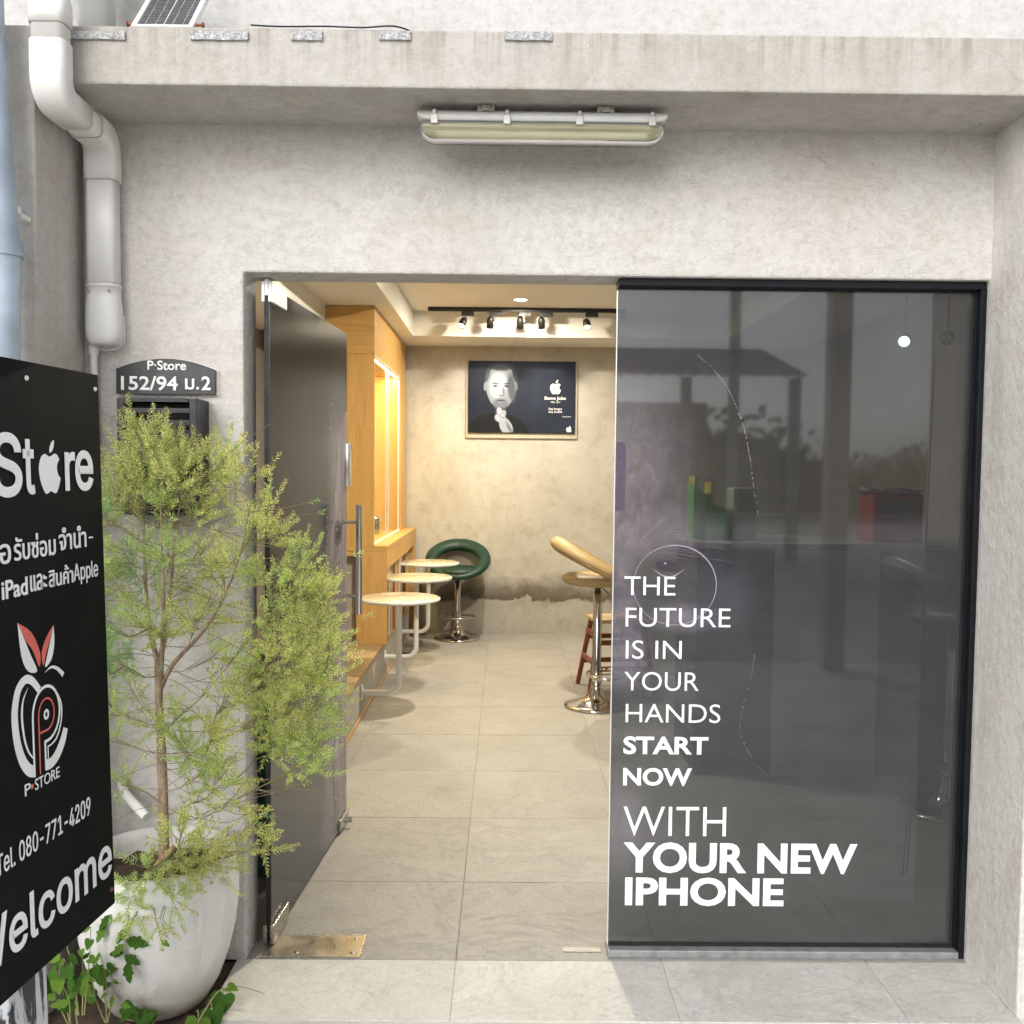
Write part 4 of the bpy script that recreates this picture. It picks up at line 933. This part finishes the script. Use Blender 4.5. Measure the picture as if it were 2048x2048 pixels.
solo('carton', MB().box(1.19, 1.31, 2.02, 2.18, 1.199, 1.47, .003), plain('pale_olive_card', (.40, .41, .33), .7), 'pale olive carton next to the green box behind the film', 'carton')
rb = thing('food_tub', 'red tub with a crumpled foil rim behind the film', 'tub', (2.02, 2.05, 1.199))
part('tub', MB().box(-.13, .13, -.11, .11, 0, .25, .012), plain('red_plastic', (.42, .05, .045), .4), rb)
part('label_panel', MB().box(-.08, .08, -.1125, -.1105, .13, .21), plain('grey_label', (.2, .22, .2), .5), rb)
mb = MB(); n = 44
for i in range(n):
    a = 2*math.pi*i/n; k = 1+random.uniform(-.03, .03); mb.v += [(.15*k*math.cos(a), .12*k*math.sin(a), .252+random.uniform(0, .006)), (.165*k*math.cos(a), .135*k*math.sin(a), .275+random.uniform(-.01, .012)), (.13*k*math.cos(a), .10*k*math.sin(a), .268)]
for i in range(n):
    a, b = i*3, ((i+1) % n)*3
    for f in ((a, b, b+1, a+1), (a+1, b+1, b+2, a+2)): mb.f.append(f); mb.sm.append(False); mb.mi.append(0)
mb.f.append(tuple(i*3+2 for i in range(n))); mb.sm.append(False); mb.mi.append(0)
part('foil', mb, 'foil', rb)
solo('blind_chain', MB().tube([(1.452, .30, 1.95), (1.440, .30, 1.1), (1.425, .30, .62), (1.40, .30, .16), (1.412, .30, .16), (1.435, .30, .62), (1.45, .30, 1.1)], .0028, 6), 'black_gasket', 'thin black blind chain hanging behind the right side of the window', 'chain')
solo('teal_panel', MB().box(-1.35, -.845, .60, .622, .001, .86, .004).box(-1.35, -.845, .622, .75, .82, .86, .003), plain('teal_board', (.045, .17, .15), .5, var=.3), 'dark teal board glimpsed between the door edge and the jamb', 'board')

# ------------------------------------------------------------------ roadside sign
sdv = Vector((.0938, 1, 0)).normalized(); n0 = sdv.cross(Vector((0, 0, 1))); a_ = R(1.2)
U = Vector((0, 0, 1))*math.cos(a_)-n0*math.sin(a_); Yv = U.cross(sdv)
sg = thing('sign_board', 'black roadside sign board with white shop lettering and apple logo', 'sign')
P0 = Vector((-.9767, -.62, 1.1395))
sg.matrix_world = Matrix(((sdv.x, Yv.x, U.x, P0.x), (sdv.y, Yv.y, U.y, P0.y), (sdv.z, Yv.z, U.z, P0.z), (0, 0, 0, 1)))
part('panel', MB().box(-.86, -.002, .0, .018, -.673, .636, .002), 'sign', sg)
YS = -.0006
for body, x0, x1, z0, z1, b in (('S', -.432, -.329, .349, .483, .016), ('t', -.325, -.284, .353, .471, .016), ('r', -.166, -.123, .358, .447, .016), ('e', -.123, -.043, .356, .452, .016),
        ('รับซื้อ', -.545, -.379, .214, .275, .012), ('รับซ่อม', -.368, -.215, .217, .270, .012), ('จำนำ', -.200, -.085, .224, .276, .012), ('-', -.071, -.052, .243, .247, .0),
        ('iPad', -.414, -.325, .142, .181, .02), ('และ', -.315, -.254, .146, .182, .012), ('สินค้า', -.245, -.147, .147, .191, .012), ('Apple', -.144, -.036, .139, .189, .006),
        ('Tel. 080-771-4209', -.464, -.106, -.410, -.366, .006), ('Welcome', -.556, -.016, -.592, -.488, .012)):
    text_fit('lettering', body, x0, x1, z0, z1, YS, 'letter_cool', sg, b, font='grotesk' if body in ('S', 't', 'r', 'e', 'Apple', 'Welcome') or body.startswith('Tel') else None)
for body, x0, x1 in (('P', -.361, -.340), ('STORE', -.324, -.230)): text_fit('lettering', body, x0, x1, -.280, -.2555, YS, 'letter_cool', sg, .004)
part('lettering', flat(ell(-.3325, -.268, .0055, .0055), YS), 'red_print', sg)
part('emblem', apple_shape(-.270, -.181, .354, .472, YS), 'letter_cool', sg)
def LG(x, y): return (-.395+(x-793)*.000245, -.252+(1260-y)*.000286)
def stroke(pts, wk=.00026, n=6): return [(*LG(x, y), max(w_, 1.5)*wk) for x, y, w_ in crspline(pts, n)]
def arcp(cx_, cy_, r, a0, a1, w_, n=18): return [(cx_+r*math.cos(R(a0+(a1-a0)*k/n)), cy_-r*math.sin(R(a0+(a1-a0)*k/n)), w_) for k in range(n+1)]
lg = MB()
lg.ribbon(stroke([(1205, 620, 62), (1100, 530, 68), (1000, 505, 72), (900, 560, 80), (845, 680, 84), (835, 790, 86), (862, 950, 88), (925, 1090, 92), (1010, 1180, 96), (1088, 1212, 98)]), YS)
lg.ribbon(stroke([(1040, 570, 2), (962, 650, 20), (936, 770, 28), (960, 930, 24), (1010, 1040, 20), (1080, 1112, 14)]), YS-.0002)
lg.ribbon([(*LG(x, y), 26*.00026) for x, y, w_ in [(1090, 1258, 24), (1090, 1000, 24)]+arcp(1300, 820, 210, 180, -90, 24)+[(1264, 1030, 24)]], YS-.0003)
lg.ribbon([(*LG(1264, 1020), .0066), (*LG(1264, 1250), .0066)], YS-.0003)
lg.ribbon(stroke([(1490, 700, 2), (1538, 800, 20), (1530, 920, 18), (1460, 1030, 20), (1380, 1068, 15), (1302, 1078, 14)]), YS-.0004)
lg.ribbon([(*LG(1304, 1074), .0036), (*LG(1304, 1170), .0036)], YS-.0004)
lg.ribbon(stroke([(1262, 1210, 92), (1350, 1214, 92), (1450, 1172, 96), (1540, 1090, 88), (1596, 1000, 72)]), YS-.0005)
lg.ribbon(stroke([(1300, 505, 2), (1400, 480, 20), (1500, 510, 32), (1592, 575, 46)]), YS)
lg.ribbon([(*LG(x, y), 26*.00026) for x, y, w_ in arcp(1296, 826, 30, 0, 360, 26)], YS-.0006)
part('logo', lg, 'letter_cool', sg)
l2 = MB(); l2.ribbon([(*LG(1175, 1258), .0044)]+[(*LG(x, y), .0044) for x, y, w_ in [(1175, 1000, 16)]+arcp(1297, 825, 122, 180, -90, 16)+[(1180, 947, 16)]], YS-.0007)
part('logo', l2, 'red_print', sg)
for pts, m in (([(922, 70), (1120, 170), (1238, 340), (1218, 445), (1130, 310), (1020, 205), (922, 70)], 'red_print'), ([(922, 70), (960, 320), (1050, 450), (1185, 472), (1100, 340), (1010, 200), (922, 70)], 'letter_cool'),
               ([(1460, 160), (1340, 240), (1262, 340), (1280, 450), (1330, 360), (1400, 262), (1460, 160)], 'red_print'), ([(1460, 160), (1465, 300), (1410, 420), (1305, 465), (1350, 370), (1405, 270), (1460, 160)], 'letter_cool')):
    part('logo', flat([LG(*p) for p in crspline(pts, 3)[:-1]], YS), m, sg)
part('post', MB().box(-.41, -.272, .0185, .11, -1.145, -.50, .004), 'post', sg)
part('post', MB().box(-.86, -.75, .0185, .11, -1.145, -.50, .004), 'post', sg)
for x, z in ((-.02, -.63), (-.30, .60), (-.02, .60)): part('rivet', MB().lathe([(0, -.004), (.005, -.003), (.006, .0)], 8, (x, 0, z), axis='y'), 'red_wood' if z < 0 else 'satin', sg)

# ------------------------------------------------------------------ pot and tree
PC = Vector((-.998, -.228, -.004))
pt = thing('plant_pot', 'large pale cement plant pot with a rounded belly at the pier', 'plant pot', PC)
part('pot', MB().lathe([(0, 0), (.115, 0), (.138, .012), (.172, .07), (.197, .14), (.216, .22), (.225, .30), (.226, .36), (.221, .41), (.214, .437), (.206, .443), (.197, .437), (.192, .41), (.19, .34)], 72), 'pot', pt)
mb = MB(); rr = [0, .05, .1, .15, .191]
for r_ in rr:
    for k in range(28): a = 2*math.pi*k/28; mb.v.append((r_*math.cos(a), r_*math.sin(a), .375+random.uniform(-.012, .012)+(.02 if r_ < .06 else 0)))
for i in range(4):
    for k in range(28): mb.f.append((i*28+k, i*28+(k+1) % 28, (i+1)*28+(k+1) % 28, (i+1)*28+k)); mb.sm.append(True); mb.mi.append(0)
part('soil', mb, 'soil', pt)

def at(px, py, y):
    d = _f*1919+_r*(px-1024)-_u*(py-1024-14.2); return CAM+d*((y-CAM.y)/d.y)
rng = random.Random(11)
tr = thing('potted_tree', 'feathery yellow green potted tree in front of the pier wall', 'tree', PC+Vector((.03, 0, .37)))
TR = tr.location
wood_mb = MB(); crown = MB(); twig_mb = MB()
def loc(v): return Vector(v)-TR
ty = -.228
trunk = [at(328, 1740, ty), at(327, 1660, ty), at(325, 1560, ty), at(322, 1480, ty), at(318, 1400, ty), at(316, 1320, ty)]
wood_mb.tube([loc(p) for p in crspline(trunk, 4)], [.0165-.0065*i/20 for i in range(21)], 12)
stems = [[(316, 1325, 0), (300, 1260, .01), (292, 1180, .02), (288, 1080, .02), (285, 980, .03), (280, 890, .03)],
         [(318, 1400, 0), (324, 1310, -.02), (327, 1220, -.03), (325, 1130, -.02), (322, 1020, -.02), (325, 900, -.02)],
         [(317, 1345, 0), (328, 1270, .04), (342, 1170, .06), (350, 1080, .07), (365, 980, .07), (385, 900, .06)],
         [(318, 1385, .0), (345, 1330, -.01), (400, 1270, -.02), (440, 1210, -.03), (480, 1110, -.05), (500, 1010, -.05)]]
STEM = [crspline([tuple(at(x, y, ty+d)) for x, y, d in s_], 5) for s_ in stems]
for s_ in STEM: wood_mb.tube([loc(Vector(p)) for p in s_], [max(.0022, .0085*(1-i/len(s_))) for i in range(len(s_))], 8)
AN = [Vector(p) for s_ in STEM for p in s_]+[Vector(p) for p in crspline(trunk, 4)]
def needle(p, d, L, w_, mi):
    n_ = d.orthogonal().normalized(); n_.rotate(Quaternion(d, rng.uniform(0, 6.28)))
    q = p+d*L*.45
    crown.add([loc(p), loc(q+n_*w_), loc(p+d*L), loc(q-n_*w_)], [(0, 1, 2, 3)], False, mi)
def twig(p, d, L, tone, dens=1.0):
    d = d.normalized(); bend = Vector((rng.uniform(-1, 1), rng.uniform(-1, 1), rng.uniform(-.2, .8)))*.22
    n_ = 5; pts = [p]
    for i in range(n_):
        d = (d+bend/n_).normalized(); q = pts[-1]+d*L/n_; q.y = min(q.y, -.006); pts.append(q)
    twig_mb.tube([loc(q) for q in pts], [.0009, .0008, .0007, .0006, .0005, .0003], 3, caps=False)
    cnt = int(L*480*dens); side = d.orthogonal().normalized()
    for i in range(cnt):
        t = .08+.92*i/cnt; k = min(int(t*n_), n_-1); f_ = t*n_-k; b = pts[k].lerp(pts[k+1], f_); dd = (pts[k+1]-pts[k]).normalized()
        o_ = side.copy(); o_.rotate(Quaternion(dd, i*2.4+rng.uniform(-.4, .4)))
        nd = (dd*rng.uniform(.55, .75)+o_*.85).normalized(); ln = rng.uniform(.014, .022)*(1-.45*t)
        mi = tone if rng.random() < .72 else rng.choice((0, 1, 1, 2))
        if t > .86 and tone == 0 and rng.random() < .5: mi = 3
        needle(b, nd, ln, rng.uniform(.0014, .0019), mi)
#            px    py    r   depth  twigs tone
CL = [(283, 872, 34, .02, 20, 0), (322, 905, 42, -.01, 24, 0), (255, 925, 38, .03, 20, 0), (380, 915, 34, .0, 20, 0), (300, 955, 58, -.02, 30, 0), (362, 960, 52, -.03, 28, 0), (245, 975, 38, .0, 20, 0), (410, 950, 42, -.02, 20, 0),
      (345, 930, 36, .03, 18, 1), (230, 1000, 30, -.05, 12, 0), (440, 915, 26, .02, 9, 0), (458, 930, 34, .0, 10, 0), (275, 1020, 46, .0, 22, 0), (335, 1015, 52, -.03, 24, 1), (395, 1020, 42, .0, 18, 0), (205, 1015, 22, -.2, 8, 2), (225, 1045, 26, -.12, 7, 1),
      (470, 965, 36, -.02, 9, 0), (502, 955, 26, .03, 6, 0), (545, 1015, 14, -.05, 4, 0), (505, 1060, 34, -.02, 12, 0), (462, 1035, 34, .02, 8, 0), (540, 1075, 36, -.04, 14, 0), (468, 1120, 42, -.03, 10, 0),
      (540, 1155, 50, -.06, 20, 1), (600, 1130, 34, -.1, 12, 1), (600, 1185, 44, -.08, 22, 0), (648, 1190, 34, -.1, 15, 0), (560, 1230, 50, -.03, 22, 1), (620, 1255, 48, -.09, 26, 0), (655, 1290, 34, -.12, 18, 0), (515, 1255, 42, .02, 14, 0),
      (570, 1330, 62, -.1, 40, 0), (620, 1345, 48, -.12, 28, 0), (520, 1340, 44, -.05, 24, 0), (640, 1400, 38, -.1, 20, 1), (585, 1415, 52, -.12, 32, 0), (530, 1425, 42, -.06, 22, 0), (600, 1478, 46, -.1, 24, 1), (548, 1495, 38, -.06, 18, 1), (600, 1535, 26, -.08, 9, 1), (640, 1480, 26, -.1, 9, 1), (625, 1550, 14, -.1, 4, 1), (520, 1475, 34, -.02, 12, 0),
      (490, 1385, 34, -.1, 14, 1), (462, 1325, 26, -.05, 7, 1), (455, 1400, 26, -.12, 9, 0), (380, 1505, 30, -.12, 12, 1), (425, 1475, 28, -.1, 10, 0), (412, 1540, 24, -.05, 6, 1), (350, 1440, 22, -.1, 5, 1),
      (250, 1100, 42, .0, 8, 1), (228, 1165, 34, .03, 7, 1), (285, 1150, 44, .0, 9, 2), (340, 1110, 44, -.05, 10, 1), (400, 1110, 44, .02, 9, 0), (450, 1155, 44, .0, 9, 0), (340, 1195, 36, .03, 6, 1), (260, 1230, 40, .0, 7, 1), (300, 1255, 32, -.06, 7, 1),
      (190, 1285, 26, -.34, 14, 2), (205, 1250, 24, -.3, 10, 2), (185, 1320, 20, -.34, 8, 2), (212, 1310, 24, -.3, 9, 2), (240, 1330, 36, -.1, 6, 2), (260, 1380, 32, .0, 6, 1), (330, 1265, 36, -.05, 7, 0), (200, 1350, 14, -.34, 4, 2), (228, 1420, 22, -.1, 4, 1), (222, 1480, 14, -.2, 3, 1), (392, 1245, 38, .02, 7, 0), (425, 1205, 36, .0, 7, 0),
      (430, 1310, 20, .04, 4, 1), (312, 1452, 24, -.1, 7, 0), (240, 1570, 16, -.08, 3, 1), (195, 1120, 14, -.3, 4, 1), (430, 1570, 24, -.06, 6, 1), (470, 1600, 32, -.04, 9, 0), (502, 1650, 26, -.03, 7, 0), (480, 1700, 28, -.06, 6, 0), (400, 1600, 22, -.05, 5, 1), (470, 1560, 20, .02, 4, 0),
      (362, 1675, 40, -.10, 18, 0), (412, 1685, 42, -.10, 18, 0), (335, 1718, 34, -.16, 14, 0), (292, 1745, 30, -.18, 11, 1), (380, 1735, 36, -.16, 14, 0), (430, 1728, 28, -.1, 8, 0), (262, 1790, 24, -.22, 9, 1), (272, 1825, 20, -.24, 7, 1), (345, 1800, 22, -.24, 6, 1), (530, 1700, 16, -.03, 4, 0), (325, 1840, 14, -.26, 3, 0)]
for (px, py, r_, dep, nt_, tone) in sorted(CL, key=lambda q: abs(q[0]-320)+.35*abs(q[1]-1250)):
    nt_ = int(nt_*(2.2 if 215 < px < 460 and 1050 < py < 1600 else .95 if py < 1050 else 1.2)+2)
    c = at(px, py, min(ty+dep+rng.uniform(-.03, .03), -.03)); rad = r_*(c.y-CAM.y)/1919
    # limb from the nearest stem point that lies lower down
    cand = sorted(AN, key=lambda a: (a-c).length+(0 if a.z < c.z-.04 else .35+max(0, a.z-c.z)))[:4]; a = rng.choice(cand[:2])
    if py > 1640: a = at(rng.uniform(322, 345), 1725, ty-.02)
    mid = a.lerp(c, .5)+Vector((rng.uniform(-.02, .02), rng.uniform(-.02, .02), rng.uniform(-.035, .01)))
    mid.y = min(mid.y, -.02)
    br = [Vector(p) for p in crspline([tuple(a), tuple(mid), tuple(c)], 5)]
    if py < 1640: AN += br[2:]
    wood_mb.tube([loc(p) for p in br], [max(.0008, .0026*(1-i/len(br))*(min(1, (a-c).length/.3)+.35)) for i in range(len(br))], 5, caps=False)
    for k in range(nt_):
        o_ = Vector((rng.gauss(0, 1), rng.gauss(0, .8), rng.gauss(0, 1))); o_ = o_.normalized()*rad*rng.uniform(.1, .85)
        s_ = c+o_; s_.y = min(s_.y, -.01); out = (c-a).normalized()*.75+o_.normalized()*.8+Vector((0, 0, .45 if py < 1100 else .05))
        twig(s_, out, rng.uniform(.05, .10), tone)
        if rng.random() < .75:
            twig_mb.tube([loc(br[rng.randint(4, len(br)-1)]), loc(s_)], [.0011, .0008], 3, caps=False)
# fine bare twigs round the trunk
for k in range(150):
    b = Vector(rng.choice(AN)); side = rng.choice((-1, 1)); L = rng.uniform(.06, .2)
    e = b+Vector((side*L, rng.uniform(-.09, .06), rng.uniform(-.05, .12))); m_ = b.lerp(e, .5)+Vector((0, 0, rng.uniform(-.03, .03)))
    e.y = min(e.y, -.02)
    wood_mb.tube([loc(Vector(p)) for p in crspline([tuple(b), tuple(m_), tuple(e)], 4)], [.0012]*4+[.001]*3+[.0006]*2, 3, caps=False)
    if rng.random() < .4: twig(e, e-b, rng.uniform(.025, .05), rng.choice((0, 1, 2)), .7)
part('trunk', wood_mb, 'bark', tr)
o = part('twigs', twig_mb, plain('young_twig', (.30, .30, .12), .8), tr); o['kind'] = 'stuff'
o = link('crown', crown.mesh('crown'), LEAF, tr)

solo('drain_stub', MB().tube([(-1.185, -.02, .565), (-1.16, -.06, .548), (-1.068, -.13, .502)], .0145, 14), 'white_paint', 'short white plastic drain stub poking out behind the trunk', 'pipe')
solo('wooden_stake', MB().tube([tuple(at(296, 1750, -.36)), tuple(at(348, 1695, -.26))], .009, 6), 'stick', 'short reddish wooden stake lying across the pot rim', 'stake')

# ------------------------------------------------------------------ weeds
def heart(L):
    pts = [(0, 0), (.22, .14), (.42, .08), (.5, -.1), (.42, -.38), (.2, -.72), (0, -1), (-.2, -.72), (-.42, -.38), (-.5, -.1), (-.42, .08), (-.22, .14)]
    return [(x*L, y*L) for x, y in pts]
def lance(L):
    pts = [(0, .02), (.12, -.1), (.24, -.28), (.2, -.4), (.3, -.5), (.16, -.62), (.14, -.8), (0, -1), (-.14, -.8), (-.16, -.62), (-.3, -.5), (-.2, -.4), (-.24, -.28), (-.12, -.1)]
    return [(x*L, y*L) for x, y in pts]
def leaf_obj(parent, pos, nrm, tip, shape, L, mat):
    pts = shape(L); n_ = Vector(nrm).normalized(); t_ = (Vector(tip)-n_*Vector(tip).dot(n_)).normalized(); s_ = t_.cross(n_)
    mb = MB(); c = Vector(pos)-t_*(-.42*L)-n_*.06*L
    ring_ = [Vector(pos)+s_*x-t_*y+n_*(.10*L*abs(x)/(.5*L+1e-6)-.10*abs(y)*abs(y)/L) for x, y in pts]
    mb.add([c]+ring_, [(0, 1+i, 1+(i+1) % len(ring_)) for i in range(len(ring_))], True)
    return part('leaf', mb, mat, parent)
def weed(name, label, base, stems, group=None, stem_mat='weed_stem'):
    t = thing(name, label, 'weed', base, 0, group); mb = MB(); B = Vector(base)
    lv = []
    for pts, lf in stems:
        q = [Vector(p)-B for p in crspline([tuple(p) for p in pts], 5)]; mb.tube(q, [.0022*(1-.6*i/len(q)) for i in range(len(q))], 5)
        for f_, shape, L, mat, nrm, tip in lf:
            lv.append((q[min(int(f_*(len(q)-1)), len(q)-1)], nrm, tip, shape, L, mat))
    part('stem', mb, stem_mat, t)
    for a in lv: leaf_obj(t, *a)
    return t
tow = Vector((.15, -.8, .55))
def rn(): return (rng.uniform(-.5, .6), -.8, rng.uniform(.2, .8))
def rt(): return (rng.uniform(-1, 1), rng.uniform(-.5, .1), rng.uniform(-1, .3))
# heart leaved creeper on the porch
weed('heart_leaf_creeper', 'creeper with round heart leaves lying on the porch beside the pot', (-.80, -.30, .0),
     [([at(395, 2046, -.36), at(430, 1990, -.30), at(455, 1975, -.26), at(490, 1975, -.25), at(530, 1988, -.27)],
       [(.52, heart, .036, 'weed_light', (0, -.3, 1), (1, -.2, -.2))]),
      ([at(445, 1972, -.26), at(448, 1990, -.28)], [(1, heart, .072, 'weed', (.1, -.75, .65), (-.2, -.3, -1))]),
      ([at(420, 2000, -.30), at(425, 2020, -.32)], [(1, heart, .078, 'weed', (-.2, -.7, .7), (.3, -.3, -1))]),
      ([at(395, 2020, -.33), at(398, 2040, -.35)], [(1, heart, .072, 'weed_light', (.1, -.7, .7), (-.1, -.3, -1))])])
# vine hanging over the pot front
weed('hanging_vine', 'leafy vine hanging over the front of the pale pot', (-.98, -.46, .44),
     [([at(262, 1800, -.42), at(256, 1840, -.462), at(252, 1880, -.462), at(246, 1900, -.465), at(255, 1925, -.458)],
       [(.35, lance, .05, 'weed', (-.3, -.8, .4), (-.6, 0, -1)), (.5, lance, .062, 'weed', (.2, -.85, .4), (1, 0, -.25)), (.6, lance, .045, 'weed_light', (-.2, -.8, .5), (-.7, 0, -.7)), (.8, lance, .045, 'weed', (-.2, -.8, .5), (-1, 0, -.1)), (.85, lance, .05, 'weed', (.3, -.8, .3), (.8, 0, -.5)), (1, lance, .055, 'weed', (0, -.9, .3), (.2, 0, -1))]),
      ([at(300, 1790, -.42), at(315, 1850, -.468), at(322, 1880, -.466)], [(1, lance, .03, 'weed_light', (0, -.9, .4), (.7, 0, -.5))]),
      ([at(235, 1790, -.40), at(222, 1830, -.45), at(212, 1850, -.45)], [(.5, lance, .05, 'weed', (-.3, -.8, .5), (-.5, 0, -.8)), (1, lance, .05, 'weed_light', (-.1, -.9, .4), (-.4, 0, -1)), (.2, lance, .06, 'weed', (-.2, -.8, .5), (.2, 0, -1))])])
labs = ['broad leaved weed right beside the sign post', 'weed with toothed leaves climbing the left side of the pot', 'low weed spreading under the front of the pot', 'weed poking out at the bottom left corner behind the sign post', 'tall pale stemmed weed between the sign and the pot']
for k, (x0, y0, dep, ht) in enumerate(((150, 2046, -.62, 150), (215, 2035, -.42, 170), (300, 2044, -.40, 50), (20, 2046, -.85, 80), (165, 2020, -.50, 190))):
    st = []
    for j in range(4 if k != 3 else 3):
        sx = rng.uniform(-60, 70) if k != 1 else rng.uniform(-50, 15); hh = ht*rng.uniform(.5, 1)
        b0 = at(x0+sx*.2, y0+10, dep); tip = at(x0+sx, y0-hh, dep-.02*j)
        lf = [(f_, lance if rng.random() < .65 else heart, rng.uniform(.024, .048)*(1.0 if k == 0 else .9), 'weed' if rng.random() < .6 else 'weed_light', rn(), rt()) for f_ in (.45, .68, .85, 1)]
        st.append(([b0, b0.lerp(tip, .5)+Vector((rng.uniform(-.02, .02), 0, .01)), tip], lf))
    weed('leafy_weed', labs[k], tuple(at(x0, y0+10, dep)), st, 'weeds around the pot and sign post')
mb = MB()
for k in range(420):
    x = rng.uniform(-1.9, -.86); y = rng.uniform(-1.1, -.1); s_ = rng.uniform(.004, .016)
    if math.hypot(x-PC.x, y-PC.y) < .13: continue
    pts = [Vector((rng.uniform(-1, 1), rng.uniform(-1, 1), rng.uniform(-.6, .6)))*s_+Vector((x, y, -.006)) for _ in range(4)]
    mb.add(pts, [(0, 1, 2), (0, 3, 1), (1, 3, 2), (0, 2, 3)])
ob = solo('rubble', mb, 'rubble'); tag(ob, 'reddish brick crumbs scattered on the soil below the sign', 'rubble'); ob['kind'] = 'stuff'

# ------------------------------------------------------------------ across the street (seen mirrored in the window)
hs_ = thing('roadside_house', 'low house with corrugated roof mirrored in the shop window', 'house', (3.0, -16, -.09))
part('wall', MB().box(-5, 1.0, -4, 0, 0, 3.0), plain('grey_house_render', (.25, .24, .24), .9), hs_)
mb = MB(); nn_ = 60
for i in range(nn_+1):
    x = -5.6+i*(8.2/nn_); zc = .05*(i % 2); mb.v += [(x, 1.6, 3.35+zc), (x, -2, 4.3+zc)]
for i in range(nn_): mb.f.append((2*i, 2*i+2, 2*i+3, 2*i+1)); mb.sm.append(False); mb.mi.append(0)
part('roof', mb, plain('rusty_roof_sheet', (.20, .19, .2), .7), hs_)
for x in (-5.2, -2.4, .3, 2.3): part('porch_post', MB().box(x-.09, x+.09, 1.3, 1.48, 0, 3.36), plain('post_paint', (.3, .3, .33), .8), hs_)
for x in (-4.0, -2.2): part('window', MB().box(x, x+1.1, .001, .03, 1.0, 2.2), 'black_frame', hs_)
part('door', MB().box(-.9, 0, .001, .03, 0, 2.1), 'red_wood', hs_)
def pole(name, label, x, y, h, wd):
    t = thing(name, label, 'utility pole', (x, y, -.09)); part('shaft', MB().box(-wd/2, wd/2, -wd/2, wd/2, 0, h, .01), plain('pole_concrete', (.36, .35, .34), .9), t)
    part('cross_arm', MB().box(-.6, .6, -.05, .05, h-.5, h-.4), 'black_paint', t); return t
pole('utility_pole', 'square concrete pole mirrored in the middle of the window', 2.75, -4.9, 8.5, .17)
pole('utility_pole', 'thin far pole mirrored at the top left of the window', 3.75, -12.8, 9, .16)
pole('utility_pole', 'far pole mirrored near the right side of the window', 7.8, -13.0, 8.0, .22)
WL = ['highest', 'second highest', 'third highest', 'middle', 'third lowest', 'second lowest', 'lowest']
for k in range(7):
    z = 6.88-k*.33; solo('overhead_wire', MB().tube(crspline([(-14, -12.6, z+1.1), (-4, -12.7, z+.25), (3.7, -12.8, z+.5), (7.8, -13, z-.25), (18, -13.4, z)], 5), .016, 5), 'black_gasket', WL[k]+' of the dark wires mirrored across the top of the window', 'wire', 'overhead wires across the street')
mb = MB(); r2 = random.Random(5)
for i in range(90):
    x = -40+i; hh = 2.3+.5*math.sin(x*.3)+.35*math.sin(x*.83+1); mb.box(x, x+1, -33.5, -32, 0, hh)
for k in range(9000):
    x = r2.uniform(-40, 50); hmax = 3.0+.7*math.sin(x*.3)+.5*math.sin(x*.83+1); z = r2.uniform(.2, hmax); y = -31+r2.uniform(-1, 2); s_ = r2.uniform(.08, .22)
    d1 = Vector((r2.uniform(-1, 1), r2.uniform(-1, 1), r2.uniform(-1, 1))).normalized(); d2_ = d1.orthogonal().normalized()
    p = Vector((x, y, z)); mb.add([p+d1*s_, p+d2_*s_*.7, p-d1*s_, p-d2_*s_*.7], [(0, 1, 2, 3)])
ob = solo('tree_line', mb, leafmat('far_foliage', (.05, .075, .035), .2)); tag(ob, 'dark line of trees mirrored low in the window', 'trees'); ob['kind'] = 'stuff'
